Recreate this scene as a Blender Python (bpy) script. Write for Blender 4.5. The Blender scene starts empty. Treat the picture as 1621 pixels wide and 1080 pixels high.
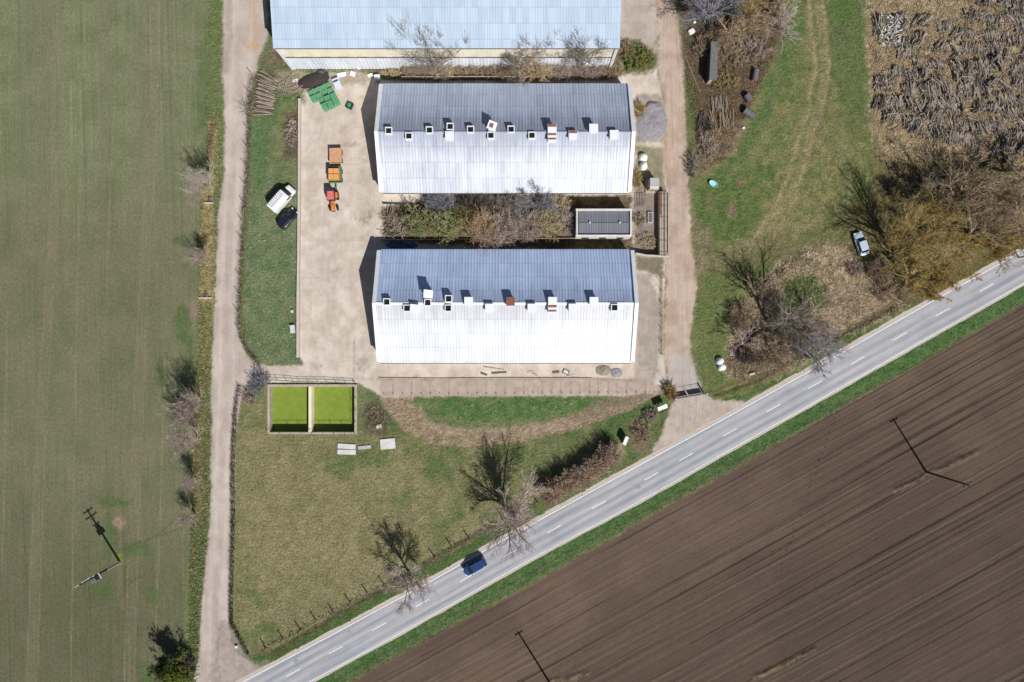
import bpy, math, random
import numpy as np
from mathutils import Vector

# ------------------------------------------------------------------ camera, world, sun
H = 119.0            # camera height (m)
S = 0.11             # metres per photo pixel on the ground
CX, CY = 810.5, 540.0
K = 1.30             # display value of a white diffuse ground
scene = bpy.context.scene
cam_d = bpy.data.cameras.new("camera"); cam = bpy.data.objects.new("camera", cam_d)
scene.collection.objects.link(cam); scene.camera = cam
cam.location = (0, 0, H); cam.rotation_euler = (0, 0, 0)
cam_d.sensor_fit = 'HORIZONTAL'; cam_d.angle = 2*math.atan(810.5*S/H)
cam_d.clip_start = 1.0; cam_d.clip_end = 3000
SUN_DIR = Vector((-0.53, 0.85, 0)).normalized()*math.cos(math.radians(46)) + Vector((0, 0, -math.sin(math.radians(46))))
world = bpy.data.worlds.new("World"); scene.world = world; world.use_nodes = True
wn = world.node_tree; wn.nodes.clear()
sky = wn.nodes.new('ShaderNodeTexSky'); sky.sky_type = 'NISHITA'; sky.sun_disc = False
sky.sun_elevation = math.radians(46); sky.sun_rotation = math.radians(148)
bg = wn.nodes.new('ShaderNodeBackground'); bg.inputs['Strength'].default_value = 0.05
wo = wn.nodes.new('ShaderNodeOutputWorld')
wn.links.new(sky.outputs[0], bg.inputs[0]); wn.links.new(bg.outputs[0], wo.inputs[0])
sd = bpy.data.lights.new("sun", 'SUN'); sd.energy = 5.0; sd.angle = math.radians(0.5); sd.color = (1, .970, .925)
sun = bpy.data.objects.new("sun", sd); scene.collection.objects.link(sun)
sun.rotation_euler = SUN_DIR.to_track_quat('-Z', 'Y').to_euler()
sun.location = (60, -90, 100)
scene.view_settings.view_transform = 'Standard'; scene.view_settings.look = 'None'
scene.view_settings.gamma = 1; scene.view_settings.exposure = 0.14
scene.render.resolution_x = 1024; scene.render.resolution_y = 682

# ------------------------------------------------------------------ helpers
def G(px, py, h=0.0):
    f = S*(1-h/H)
    return ((px-CX)*f, (CY-py)*f, h)
def g2(px, py, h=0.0): return G(px, py, h)[:2]
def s2l(c): return tuple(((v/255)/12.92 if v <= 10.3 else ((v/255+.055)/1.055)**2.4) for v in c)
def alb(*c): return tuple(min(.9, v/K) for v in s2l(c))

def fin(o, parent, loc=True):
    scene.collection.objects.link(o)
    if parent is not None: o.parent = parent
    return o
def np_mesh(name, V, F, mat=None, parent=None, col=None, smooth=False, sub=None):
    """V (n,3); F list of arrays (m,k). verts local to parent (sub = world origin subtracted)."""
    V = np.asarray(V, dtype=np.float32).copy()
    if sub is not None: V -= np.array(sub, dtype=np.float32)
    me = bpy.data.meshes.new(name)
    F = [np.asarray(f, dtype=np.int32) for f in F if len(f)]
    lt = np.concatenate([np.full(len(f), f.shape[1], np.int32) for f in F])
    idx = np.concatenate([f.ravel() for f in F])
    ls = np.concatenate([[0], np.cumsum(lt)[:-1]]).astype(np.int32)
    me.vertices.add(len(V)); me.vertices.foreach_set('co', V.ravel())
    me.loops.add(len(idx)); me.loops.foreach_set('vertex_index', idx)
    me.polygons.add(len(lt)); me.polygons.foreach_set('loop_start', ls); me.polygons.foreach_set('loop_total', lt)
    me.polygons.foreach_set('use_smooth', np.full(len(lt), bool(smooth)))
    me.update(calc_edges=True)
    if col is not None:
        a = me.color_attributes.new('Col', 'FLOAT_COLOR', 'POINT')
        c = np.ones((len(V), 4), np.float32); c[:, :3] = col
        a.data.foreach_set('color', c.ravel())
    if mat: me.materials.append(mat)
    o = bpy.data.objects.new(name, me)
    return fin(o, parent)

class MB:
    def __init__(s): s.v = []; s.f = {}; s.n = 0; s.c = []
    def add(s, V, F, col=None):
        V = np.asarray(V, float).reshape(-1, 3)
        for f in F:
            s.f.setdefault(len(f), []).append([i+s.n for i in f])
        s.v.append(V); s.n += len(V)
    def addnp(s, V, F):
        for f in F:
            f = np.asarray(f)
            if len(f): s.f.setdefault(f.shape[1], []).extend((f+s.n).tolist())
        s.v.append(V); s.n += len(V)
    def box(s, c, d, rz=0, rx=0, ry=0, top=1.0, bev=0):
        x, y, z = d[0]/2, d[1]/2, d[2]/2
        P = np.array([(-x,-y,-z),(x,-y,-z),(x,y,-z),(-x,y,-z),(-x*top,-y*top,z),(x*top,-y*top,z),(x*top,y*top,z),(-x*top,y*top,z)])
        if bev:
            b = bev
            ring = lambda zz, i: [(-x+i+b,-y+i,zz),(x-i-b,-y+i,zz),(x-i,-y+i+b,zz),(x-i,y-i-b,zz),(x-i-b,y-i,zz),(-x+i+b,y-i,zz),(-x+i,y-i-b,zz),(-x+i,-y+i+b,zz)]
            P = np.array(ring(-z, 0)+ring(z-b, 0)+ring(z, b*.8))
            F = [[7,6,5,4,3,2,1,0]]+[[i,(i+1)%8,(i+1)%8+8,i+8] for i in range(8)]+[[i+8,(i+1)%8+8,(i+1)%8+16,i+16] for i in range(8)]+[[16+i for i in range(8)]]
        else:
            F = [[3,2,1,0],[4,5,6,7],[0,1,5,4],[1,2,6,5],[2,3,7,6],[3,0,4,7]]
        if rx: a=math.cos(rx); b=math.sin(rx); P = P@np.array([[1,0,0],[0,a,b],[0,-b,a]])
        if ry: a=math.cos(ry); b=math.sin(ry); P = P@np.array([[a,0,-b],[0,1,0],[b,0,a]])
        if rz: a=math.cos(rz); b=math.sin(rz); P = P@np.array([[a,b,0],[-b,a,0],[0,0,1]])
        s.add(P+np.array(c), F); return s
    def prism(s, pts, z0, z1):
        n = len(pts); V = [(p[0],p[1],z0) for p in pts]+[(p[0],p[1],z1) for p in pts]
        ar = sum(pts[i][0]*pts[(i+1)%n][1]-pts[(i+1)%n][0]*pts[i][1] for i in range(n))
        F = [[i,(i+1)%n,n+(i+1)%n,n+i] for i in range(n)]+[list(range(n,2*n)), list(range(n-1,-1,-1))]
        if ar < 0: F = [f[::-1] for f in F]
        s.add(V, F); return s
    def cyl(s, p0, p1, r0, r1=None, n=10, cap=True):
        r1 = r0 if r1 is None else r1
        p0 = np.array(p0, float); p1 = np.array(p1, float); d = p1-p0; d /= np.linalg.norm(d)+1e-9
        u = np.cross(d, (0,0,1) if abs(d[2]) < .9 else (1,0,0)); u /= np.linalg.norm(u); w = np.cross(d, u)
        a = np.arange(n)*2*math.pi/n; ring = np.cos(a)[:,None]*u+np.sin(a)[:,None]*w
        V = np.concatenate([p0+ring*r0, p1+ring*r1])
        F = [[i,(i+1)%n,n+(i+1)%n,n+i] for i in range(n)]
        if cap: F += [list(range(n-1,-1,-1)), list(range(n,2*n))]
        s.add(V, F); return s
    def build(s, name, mat, parent=None, sub=None, smooth=False):
        return np_mesh(name, np.concatenate(s.v), [np.array(v) for v in s.f.values()], mat, parent, sub=sub, smooth=smooth)

def tag(o, label=None, cat=None, group=None, kind=None):
    if label: o['label'] = label
    if cat: o['category'] = cat
    if group: o['group'] = group
    if kind: o['kind'] = kind
    return o
def thing(name, loc, label, cat, rz=0, group=None):
    o = bpy.data.objects.new(name, None); scene.collection.objects.link(o)
    o.location = loc; o.rotation_euler = (0, 0, rz); o.empty_display_size = .3
    return tag(o, label, cat, group)

# noise -------------------------------------------------------------
def vnoise(x, y, seed=0):
    xi = np.floor(x).astype(np.int64); yi = np.floor(y).astype(np.int64); xf = x-xi; yf = y-yi
    def h(a, b):
        n = (a*374761393 + b*668265263 + seed*974634777) & 0xffffffff
        n = ((n ^ (n >> 13))*1274126177) & 0xffffffff
        return ((n ^ (n >> 16)) & 0xffff)/65535.0
    u = xf*xf*(3-2*xf); v = yf*yf*(3-2*yf)
    return (h(xi,yi)*(1-u)+h(xi+1,yi)*u)*(1-v)+(h(xi,yi+1)*(1-u)+h(xi+1,yi+1)*u)*v
def fbm(x, y, o=4, seed=0):
    t = 0; a = .5; n = 0
    for i in range(o):
        t = t+a*vnoise(x*2**i+i*17.3, y*2**i-i*9.1, seed+i*7); n += a; a *= .55
    return t/n
def sdf(X, Y, P):
    P = np.asarray(P, float); d = np.full(X.shape, 1e18); s = np.zeros(X.shape, bool); n = len(P)
    for i in range(n):
        ax, ay = P[i]; bx, by = P[(i+1)%n]; ex, ey = bx-ax, by-ay
        wx = X-ax; wy = Y-ay; t = np.clip((wx*ex+wy*ey)/(ex*ex+ey*ey+1e-12), 0, 1)
        d = np.minimum(d, (wx-t*ex)**2+(wy-t*ey)**2)
        c = ((ay > Y) != (by > Y)); 
        with np.errstate(divide='ignore', invalid='ignore'):
            s ^= c & (X < (bx-ax)*(Y-ay)/((by-ay) if by != ay else 1e-9)+ax)
    return np.where(s, -1, 1)*np.sqrt(d)
def ldist(X, Y, P):
    d = np.full(X.shape, 1e18)
    for (ax, ay), (bx, by) in zip(P[:-1], P[1:]):
        ex, ey = bx-ax, by-ay; wx = X-ax; wy = Y-ay; t = np.clip((wx*ex+wy*ey)/(ex*ex+ey*ey+1e-12), 0, 1)
        d = np.minimum(d, (wx-t*ex)**2+(wy-t*ey)**2)
    return np.sqrt(d)

# materials ---------------------------------------------------------
def mat(name, c, rough=.8, metal=0, var=.25, scale=3.0, c2=None, stretch=(1,1,1), bump=0, bscale=20, spec=.3, alpha=None, attr=False, fine=None):
    m = bpy.data.materials.new(name); m.use_nodes = True; nt = m.node_tree; N = nt.nodes; L = nt.links
    b = N['Principled BSDF']; b.inputs['Roughness'].default_value = rough; b.inputs['Metallic'].default_value = metal
    b.inputs['Specular IOR Level'].default_value = spec
    tc = N.new('ShaderNodeTexCoord'); mp = N.new('ShaderNodeMapping'); mp.inputs['Scale'].default_value = stretch
    L.new(tc.outputs['Object'], mp.inputs[0])
    nz = N.new('ShaderNodeTexNoise'); nz.inputs['Scale'].default_value = scale; nz.inputs['Detail'].default_value = 6; nz.inputs['Roughness'].default_value = .65
    L.new(mp.outputs[0], nz.inputs[0])
    cr = N.new('ShaderNodeMapRange'); cr.inputs[1].default_value = .28; cr.inputs[2].default_value = .72
    L.new(nz.outputs[0], cr.inputs[0])
    mx = N.new('ShaderNodeMix'); mx.data_type = 'RGBA'
    L.new(cr.outputs[0], mx.inputs[0])
    c = tuple(c); d2 = tuple(c2) if c2 else tuple(v*(1+var) for v in c); d1 = c if c2 else tuple(v*(1-var) for v in c)
    mx.inputs[6].default_value = (*d1, 1); mx.inputs[7].default_value = (*d2, 1)
    L.new(mx.outputs[2], b.inputs['Base Color'])
    if bump:
        n2 = N.new('ShaderNodeTexNoise'); n2.inputs['Scale'].default_value = bscale; n2.inputs['Detail'].default_value = 4
        L.new(mp.outputs[0], n2.inputs[0])
        bp = N.new('ShaderNodeBump'); bp.inputs['Strength'].default_value = bump; bp.inputs['Distance'].default_value = .05
        L.new(n2.outputs[0], bp.inputs['Height']); L.new(bp.outputs[0], b.inputs['Normal'])
    return m

def ground_mat(name, layers, bump=.6, bdist=.12, bscale=2.5, tint=None, stretchrot=None):
    """Col attribute x several procedural noise layers: (scale, (sx,sy), rot, lo, hi)"""
    m = bpy.data.materials.new(name); m.use_nodes = True; nt = m.node_tree; N = nt.nodes; L = nt.links
    b = N['Principled BSDF']; b.inputs['Roughness'].default_value = .95; b.inputs['Specular IOR Level'].default_value = .1
    at = N.new('ShaderNodeAttribute'); at.attribute_name = 'Col'
    tc = N.new('ShaderNodeTexCoord'); cur = at.outputs['Color']; hsum = None
    for (scl, st, rot, lo, hi, *ab) in layers:
        mp = N.new('ShaderNodeMapping'); mp.inputs['Rotation'].default_value = (0, 0, 0)
        r = N.new('ShaderNodeVectorRotate'); r.rotation_type = 'Z_AXIS'; r.inputs['Angle'].default_value = -rot
        L.new(tc.outputs['Object'], r.inputs[0]); L.new(r.outputs[0], mp.inputs[0])
        mp.inputs['Scale'].default_value = (st[0], st[1], 1)
        nz = N.new('ShaderNodeTexNoise'); nz.inputs['Scale'].default_value = scl; nz.inputs['Detail'].default_value = 5; nz.inputs['Roughness'].default_value = .7
        L.new(mp.outputs[0], nz.inputs[0])
        cr = N.new('ShaderNodeMapRange'); cr.inputs[1].default_value = .3; cr.inputs[2].default_value = .7
        cr.inputs[3].default_value = lo; cr.inputs[4].default_value = hi
        if ab: cr.inputs[1].default_value, cr.inputs[2].default_value = ab
        L.new(nz.outputs[0], cr.inputs[0])
        mx = N.new('ShaderNodeVectorMath'); mx.operation = 'SCALE'
        L.new(cur, mx.inputs[0]); L.new(cr.outputs[0], mx.inputs['Scale']); cur = mx.outputs[0]
    if tint:
        nz = N.new('ShaderNodeTexNoise'); nz.inputs['Scale'].default_value = tint[0]; nz.inputs['Detail'].default_value = 5; nz.inputs['Roughness'].default_value = .75
        L.new(tc.outputs['Object'], nz.inputs[0])
        cr = N.new('ShaderNodeMapRange'); cr.inputs[1].default_value = .35; cr.inputs[2].default_value = .65
        L.new(nz.outputs[0], cr.inputs[0])
        mc = N.new('ShaderNodeMix'); mc.data_type = 'RGBA'; L.new(cr.outputs[0], mc.inputs[0])
        mc.inputs[6].default_value = (*tint[1], 1); mc.inputs[7].default_value = (*tint[2], 1)
        mm = N.new('ShaderNodeVectorMath'); mm.operation = 'MULTIPLY'; L.new(cur, mm.inputs[0]); L.new(mc.outputs[2], mm.inputs[1]); cur = mm.outputs[0]
    L.new(cur, b.inputs['Base Color'])
    n2 = N.new('ShaderNodeTexNoise'); n2.inputs['Scale'].default_value = bscale; n2.inputs['Detail'].default_value = 6; n2.inputs['Roughness'].default_value = .7
    L.new(tc.outputs['Object'], n2.inputs[0])
    bp = N.new('ShaderNodeBump'); bp.inputs['Strength'].default_value = bump; bp.inputs['Distance'].default_value = bdist
    L.new(n2.outputs[0], bp.inputs['Height']); L.new(bp.outputs[0], b.inputs['Normal'])
    return m

def attr_mat(name, rough=.9, spec=.15):
    m = bpy.data.materials.new(name); m.use_nodes = True; nt = m.node_tree
    b = nt.nodes['Principled BSDF']; b.inputs['Roughness'].default_value = rough; b.inputs['Specular IOR Level'].default_value = spec
    at = nt.nodes.new('ShaderNodeAttribute'); at.attribute_name = 'Col'; nt.links.new(at.outputs['Color'], b.inputs['Base Color'])
    return m

# ------------------------------------------------------------------ outlines in photo pixels (ground level)
ROAD_NW = [(300,1125),(427,1057),(502,1018),(562,985.5),(629,949),(685,919),(734,891),(777,866),(842,830),(913,791),(989,749),(1053,714),(1121,677),(1179,645),(1240,611),(1357,545),(1437,499),(1508,459),(1585,417),(1621,396),(1900,240)]
ROAD_SE = [(400,1128),(526.7,1060),(658,989),(700,965),(772,924),(839,886),(910,848),(975,814),(1060,767),(1150,715),(1240,665),(1330,614),(1452,544),(1538,496),(1621,448),(1900,290)]
PL_EDGE = [(300,1220),(553,1080),(700,999),(834,929),(910,884),(960,857),(1060,798),(1185,730),(1310,659),(1380,619),(1512,543),(1621,482),(2500,0),(7000,-2400)]
TRK_L = [(351,-400),(353,0),(353,130),(355,190),(354,280),(350,304),(346,333),(343,414),(340,473),(336.8,540),(333.7,621),(335,683),(332.7,744),(334,770),(332.7,819),(327.7,878),(320,940),(317,1000),(315,1042),(300,1100)]
TRK_R = [(424,-400),(424,0),(424,60),(411.6,87),(404.7,118),(395,148),(393.7,200),(392,244),(389,289),(385,333),(383,355),(381,414),(378,473),(377,505),(381,535),(390,560),(404,574),(428,580),(428,604),(410,604),(395,607),(386,617),(378,650),(370.4,695),(369.4,744),(367,819),(368,866),(366,938),(363,983),(365,1017),(380,1038),(397,1048),(420,1062),(395,1090)]
TRACK = TRK_L + TRK_R[::-1]
DRT = [(1038,-400),(1041,0),(1042,117),(1055,176),(1052,253),(1057,300),(1057,385),(1055,440),(1051,500),(1050,560),(1056,600),(1068,632),(1060,652),(1049,688),(1033,712),(1045,722),(1190,645),(1169,636),(1128,633),(1113,622),(1104,600),(1094,560),(1093,530),(1099,480),(1104,455),(1096,394),(1090,292),(1086,200),(1080,94),(1068,0),(1066,-400)]
YARD = [(474,165),(478,150),(500,118),(560,112),(598,122),(612,128),(960,128),(975,118),(985,108),(1040,108),(1054,176),(1052,253),(1058,300),(1057,385),(1053,440),(1050,500),(1050,560),(1056,605),(1042,618),(990,627),(650,627),(606,630),(590,618),(567,606),(428,606),(424,580),(480,578),(473,560)]
NYARD = [(978,-400),(1042,-400),(1042,110),(990,110),(978,60)]
VEGB = [(606,327),(640,322),(700,312),(760,310),(1000,308),(1002,400),(606,383)]
VEGH = [(425,98),(600,112),(610,124),(960,124),(1035,112),(1040,85),(1010,62),(978,64),(978,30),(440,30)]
LAWN = [(398,150),(430,130),(474,165),(472,560),(480,577),(428,577),(404,570),(392,555),(383,530),(381,500),(384,414),(388,340),(394,240)]

# ------------------------------------------------------------------ the ground: one fine sheet cut into its zones
def axis(a, b, st, far):
    c = list(np.arange(a, b+1e-6, st)); d = st
    lo = []; x = a
    while x > -far: d *= 1.35; x -= d; lo.append(x)
    hi = []; x = c[-1]; d = st
    while x < far: d *= 1.35; x += d; hi.append(x)
    return np.array(lo[::-1]+c+hi)
gx = axis(-93, 93, .25, 1500); gy = axis(-63, 63, .25, 1500)
XX, YY = np.meshgrid(gx, gy); nx, ny = len(gx), len(gy)
X = XX.ravel(); Y = YY.ravel()
PX = X/S+CX; PY = CY-Y/S
W1 = (fbm(PX/14, PY/14, 3, 11)-.5)*2; W2 = (fbm(PX/14, PY/14, 3, 53)-.5)*2; FN = fbm(PX/3.2, PY/3.2, 3, 71)-.5; FN2 = fbm(PX/9, PY/9, 4, 72)-.5
COL = np.zeros((len(X), 3))
def lerpc(a, b, t): return np.asarray(a)[None]*(1-t[:, None])+np.asarray(b)[None]*t[:, None]
def con(n, k=3.2): return np.clip((n-.5)*k+.5, 0, 1)
_seed = [100]
def body(c1, c2, sc, sel):
    _seed[0] += 13
    t = con(fbm(PX[sel]/sc, PY[sel]/sc, 5, _seed[0])); c = lerpc(alb(*c1), alb(*c2), t)
    g = c.mean(1, keepdims=True); return c*.88+g*.12
def apply(sel, w, c1, c2, sc, amt, br):
    w = w*amt
    if br: w = w*con(fbm(PX[sel]/br+5, PY[sel]/br, 4, _seed[0]+5), 3.5)
    COL[sel] = COL[sel]*(1-w[:, None])+body(c1, c2, sc, sel)*w[:, None]
def pp(P, c1, c2, sc=20, fe=3, wa=4, amt=1, br=0):
    P = np.asarray(P, float); m = fe+wa+2
    sel = np.where((PX > P[:,0].min()-m) & (PX < P[:,0].max()+m) & (PY > P[:,1].min()-m) & (PY < P[:,1].max()+m))[0]
    d = sdf(PX[sel]+W1[sel]*wa, PY[sel]+W2[sel]*wa, P)+(FN[sel]*2.6+FN2[sel]*2)*min(fe, 6)
    apply(sel, np.clip(.5-d/(2*fe), 0, 1), c1, c2, sc, amt, br)
def pl(P, wd, c1, c2, sc=12, fe=2, wa=2, amt=1, br=0):
    P = np.asarray(P, float); m = wd+fe+wa+2
    sel = np.where((PX > P[:,0].min()-m) & (PX < P[:,0].max()+m) & (PY > P[:,1].min()-m) & (PY < P[:,1].max()+m))[0]
    d = ldist(PX[sel]+W1[sel]*wa, PY[sel]+W2[sel]*wa, P)-wd/2+FN[sel]*1.6*min(fe, 4)
    apply(sel, np.clip(.5-d/(2*fe), 0, 1), c1, c2, sc, amt, br)
def el(cx, cy, rx, ry, *a, **k):
    pp([(cx+rx*math.cos(t), cy+ry*math.sin(t)) for t in np.linspace(0, 2*math.pi, 14)[:-1]], *a, **k)
BIG = [(-9e4,-9e4),(9e4,-9e4),(9e4,9e4),(-9e4,9e4)]
# general grass, then crop field
allv = np.arange(len(X)); COL[:] = body((128,134,92), (108,120,80), 40, allv)
CROP = [(-9e4,-9e4),(330,-9e4),(330,-100),(328,120),(318,230),(314,330),(312,500),(306,600),(300,760),(300,900),(292,1100),(260,9e3),(-9e4,9e4)]
pp(CROP, (126,126,94), (111,116,83), 34, 5, 3)
pp([(-300,-300),(330,-300),(320,300),(-300,330)], (130,136,103), (113,124,88), 30, 60, 10, .7)
for x0, w, c in [(55,34,(128,122,100)),(215,40,(132,124,104)),(245,20,(132,128,104)),(150,26,(125,124,99)),(20,20,(122,122,98))]:
    pl([(x0+25,-200),(x0+22,0),(x0,500),(x0-12,1300)], w, c, (122,116,94), 30, 10, 3, .45)
pp([(262,310),(318,300),(318,340),(310,500),(303,560),(300,600),(268,640)], (140,126,110), (116,116,88), 16, 6, 5, .5, 14)
pp([(250,-100),(340,-100),(350,90),(330,120),(300,260),(260,300)], (136,130,106), (118,126,92), 24, 20, 5, .5, 30)
pp([(318,30),(332,30),(330,180),(306,230),(312,120)], (92,112,66), (104,120,78), 14, 5, 3, .75)
pp([(-300,330),(306,330),(292,1200),(-300,1200)], (122,117,92), (108,110,82), 40, 60, 12, .6)
pp([(-300,800),(300,860),(292,1200),(-300,1200)], (102,98,74), (92,94,64), 30, 90, 12, .6)  # lens corner darkening put into the lower-left crop colour
def tram(P0, P1, w):
    c0 = np.array(P0, float); c1 = np.array(P1, float)
    pl([tuple((c0[k]+c1[k])/2) for k in range(len(c0))], w, (138,126,102), (126,120,94), 20, 3, 1, .4)
    for c_ in (c0, c1): pl([tuple(p) for p in c_], 1.5, (146,132,108), (132,122,96), 30, 1.0, .5, .85)
tram([(91,-100),(90,0),(82,280),(72,475),(56,680),(42,1100)], [(105,-100),(104,0),(95,280),(84,475),(72,680),(58,1100)], 12)
tram([(242,-100),(241,0),(231,280),(220,475),(206,800),(196,1100)], [(255,-100),(254,0),(244,280),(233,475),(221,800),(212,1100)], 11)
for P in [[(134,0),(126,280),(120,600),(112,1080)],[(182,150),(175,280),(166,560)],[(262,560),(255,760),(244,1080)],[(302,120),(302,220),(285,270)],[(12,480),(4,900)]]: pl(P, 1.3, (154,146,116), (138,130,102), 20, 1.0, .5, .7)
for cx, cy, rx, ry in [(290,515,14,32),(285,380,12,8),(180,795,26,8),(175,850,10,40),(220,870,24,12),(244,945,8,16),(160,935,20,10),(300,560,8,30),(255,590,6,22),(232,1065,14,18)]:
    el(cx, cy, rx, ry, (78,104,54), (92,112,66), 8, 4, 4, .75)
el(308, 305, 12, 24, (150,136,122), (132,120,102), 8, 4, 4, .85)
el(309, 492, 9, 14, (150,130,116), (140,120,104), 8, 3, 3, .9)
el(190, 828, 10, 13, (168,142,122), (130,112,92), 6, 2, 2, .9); pl([(184,880),(194,960)], 12, (126,108,86), (120,116,88), 8, 3, 3, .6)
pl([(150,1000),(205,925),(240,900)], 3, (84,102,60), (92,108,70), 8, 2, 2, .6)
pl([(188,872),(215,862),(250,846),(285,815)], 2.5, (90,98,66), (92,100,70), 8, 1.5, 1, .7); pl([(200,868),(245,850),(290,835)], 2, (94,100,70), (92,100,70), 8, 1.5, 1, .6)  # thin dark streaks: cast shadows of the pole wires, painted on the crop
el(190, 885, 6, 10, (130,140,40), (110,128,50), 4, 2, 2, .9)
# strip between crop and track
STRIP = [(334,-200),(355,-200),(355,290),(348,340),(340,500),(335,640),(334,760),(332,820),(322,930),(316,1000),(313,1100),(262,1300),(292,1000),(302,860),(302,760),(308,640),(316,500),(318,330),(330,200)]
pp(STRIP, (106,124,66), (122,128,84), 10, 4, 3, .9)
pp([(320,290),(340,290),(340,330),(338,480),(330,560),(316,620),(318,470),(320,330)], (190,172,124), (150,132,88), 5, 3, 3, .95)
pp([(332,190),(345,190),(342,290),(332,300)], (176,160,112), (130,128,80), 6, 3, 3, .9)
pl([(338,195),(332,230),(330,258)], 7, (110,82,62), (138,110,86), 6, 2, 2, .95)
pp([(304,630),(322,630),(322,760),(318,830),(306,830),(302,720)], (164,146,108), (124,120,78), 6, 4, 3, .8)
pp([(316,480),(336,480),(334,600),(322,610),(312,560)], (112,124,70), (150,140,96), 6, 4, 3, .8)
pp([(304,845),(326,845),(318,940),(316,1080),(298,1080),(302,920)], (90,116,64), (116,126,80), 6, 8, 4, .8)
# meadow south-west
MEAD = [(374,615),(425,600),(425,690),(565,690),(640,640),(700,690),(860,690),(990,650),(1050,615),(1050,690),(870,790),(425,1050),(372,1010)]
pp(MEAD, (150,142,104), (122,126,80), 24, 6, 5)
pp([(372,690),(640,700),(720,790),(600,930),(420,1030),(372,980)], (158,146,110), (138,132,92), 18, 20, 8, .8)
for a in [(460,760,60,30),(500,850,70,40),(440,900,40,30),(560,900,40,20)]: el(*a, (164,150,116), (146,138,98), 9, 15, 8, .6, 12)
for cx, cy, rx, ry in [(560,735,70,22),(640,700,40,25),(700,740,45,30),(820,705,120,30),(930,690,60,26),(860,730,60,22),(700,820,40,20),(640,790,50,12),(410,1000,30,20),(405,935,16,26),(720,665,40,20),(590,722,40,10)]:
    el(cx, cy, rx, ry, (86,114,62), (116,128,78), 12, 8, 8, .75, 22)
pp([(652,626),(958,626),(950,646),(880,660),(790,668),(700,664),(665,645)], (82,116,62), (112,130,80), 9, 3, 3)
el(625, 665, 25, 30, (84,108,62), (120,124,80), 8, 6, 5, .8)
pp([(960,652),(1000,640),(1045,618),(1056,630),(1040,660),(1000,690),(960,700)], (80,112,56), (104,122,68), 8, 4, 4, .9)
el(595, 665, 22, 28, (118,104,90), (96,90,72), 5, 4, 4, .9)
# ruts of the farm track curving below the barns
for off in (0, 7, 14, 22, 28):
    pl([(605,625+off*.3),(640,650+off),(680,672+off),(740,683+off*.8),(800,680+off*.7),(880,668+off*.6),(950,650+off*.5),(1010,634+off*.2),(1050,618)], 6, (186,160,140), (150,128,106), 5, 2.4, 3, 1, 0)
pp([(600,626),(650,628),(680,668),(720,690),(690,698),(650,672)], (184,160,138), (150,128,104), 6, 5, 4, .9)
pp([(960,626),(1056,604),(1056,622),(1000,645),(930,668),(900,664)], (154,134,116), (138,120,98), 8, 5, 3, .8)
pl([(690,690),(700,740),(690,790)], 10, (132,120,84), (124,122,82), 8, 5, 5, .45)
# road verges
pp([(398,1046)]+[(x, y-4) for x, y in ROAD_NW[1:8]]+[(842,828)]+[(842,800),(780,838),(720,872),(650,908),(580,945),(500,990),(430,1028),(385,1040)], (78,108,54), (98,118,66), 8, 3, 3)
pp([(842,800),(850,798),(975,718),(1000,700),(1043,660),(1062,640),(1048,690),(1030,712),(913,786),(842,826)], (84,112,58), (112,122,76), 8, 4, 3, .9)
pp([(385,1030),(430,1024),(560,950),(700,870),(850,788),(855,796),(700,882),(560,964),(430,1038)], (128,116,88), (110,108,74), 7, 4, 3, .8)
pp([(1130,634),(1170,636),(1240,604),(1437,492),(1621,388),(1900,230),(1900,190),(1600,360),(1450,480),(1330,540),(1200,604),(1140,626)], (74,108,52), (96,116,62), 8, 3, 3)
SEV = [(x, y-3) for x, y in ROAD_SE]+PL_EDGE[:-1][::-1]
pp(SEV, (76,108,58), (98,124,74), 7, 2.5, 2)
pl(PL_EDGE, 5, (140,134,92), (112,120,70), 8, 3, 2, .8)
# ploughed field
PLOUGH = PL_EDGE+[(7000,9e3),(-2000,9e3),(-2000,2500)]
pp(PLOUGH, (114,94,79), (101,83,71), 70, 2.5, 2)
pp([(1150,900),(1621,620),(2200,600),(2200,1400),(700,1400)], (84,70,59), (92,77,65), 70, 120, 20, .8)  # soil darkened to the lower right, painting in the lens vignette
rng = np.random.default_rng(5)
def fur(x0, y0, x1, y1, w, c, amt):
    n = 7; P = [(x0+(x1-x0)*t, y0+(y1-y0)*t+3*math.sin(t*5+x0)) for t in np.linspace(0, 1, n)]
    pl(P, w, c, c, 9, 1.2, 1.0, amt)
for i in range(46):        # tractor lines parallel to the road
    off = 6+i*13+rng.uniform(-5, 5); am = rng.uniform(.25, .8)
    fur(500, 1085+off*1.13, 1750, 400+off*1.13+rng.uniform(-6,6), rng.uniform(.8, 2.2), (80,66,58), am)
    if rng.random() < .4: fur(500, 1091+off*1.13, 1750, 406+off*1.13, 1.5, (130,114,98), .4)
for P in [[(1418,772),(1438,762),(1462,750),(1490,738),(1520,722),(1545,712)],[(1195,1068),(1230,1052),(1262,1036),(1290,1024)],[(870,1076),(900,1070),(930,1062)]]:
    pl([(x-1,y+5) for x,y in P], 6, (158,138,108), (126,110,84), 6, 3, 4, .8, 6)
    pl(P, 5, (62,50,42), (86,72,60), 4, 2, 3, .9)
pl([(1440,700),(1520,640),(1621,600)], 10, (110,98,80), (104,90,76), 20, 6, 4, .5)
for i in range(26): el(1330-i*4+rng.uniform(-2,2), 640+i*11, 1.6, 1.4, (66,54,46), (70,58,50), 4, .7, .5, .9)
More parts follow.
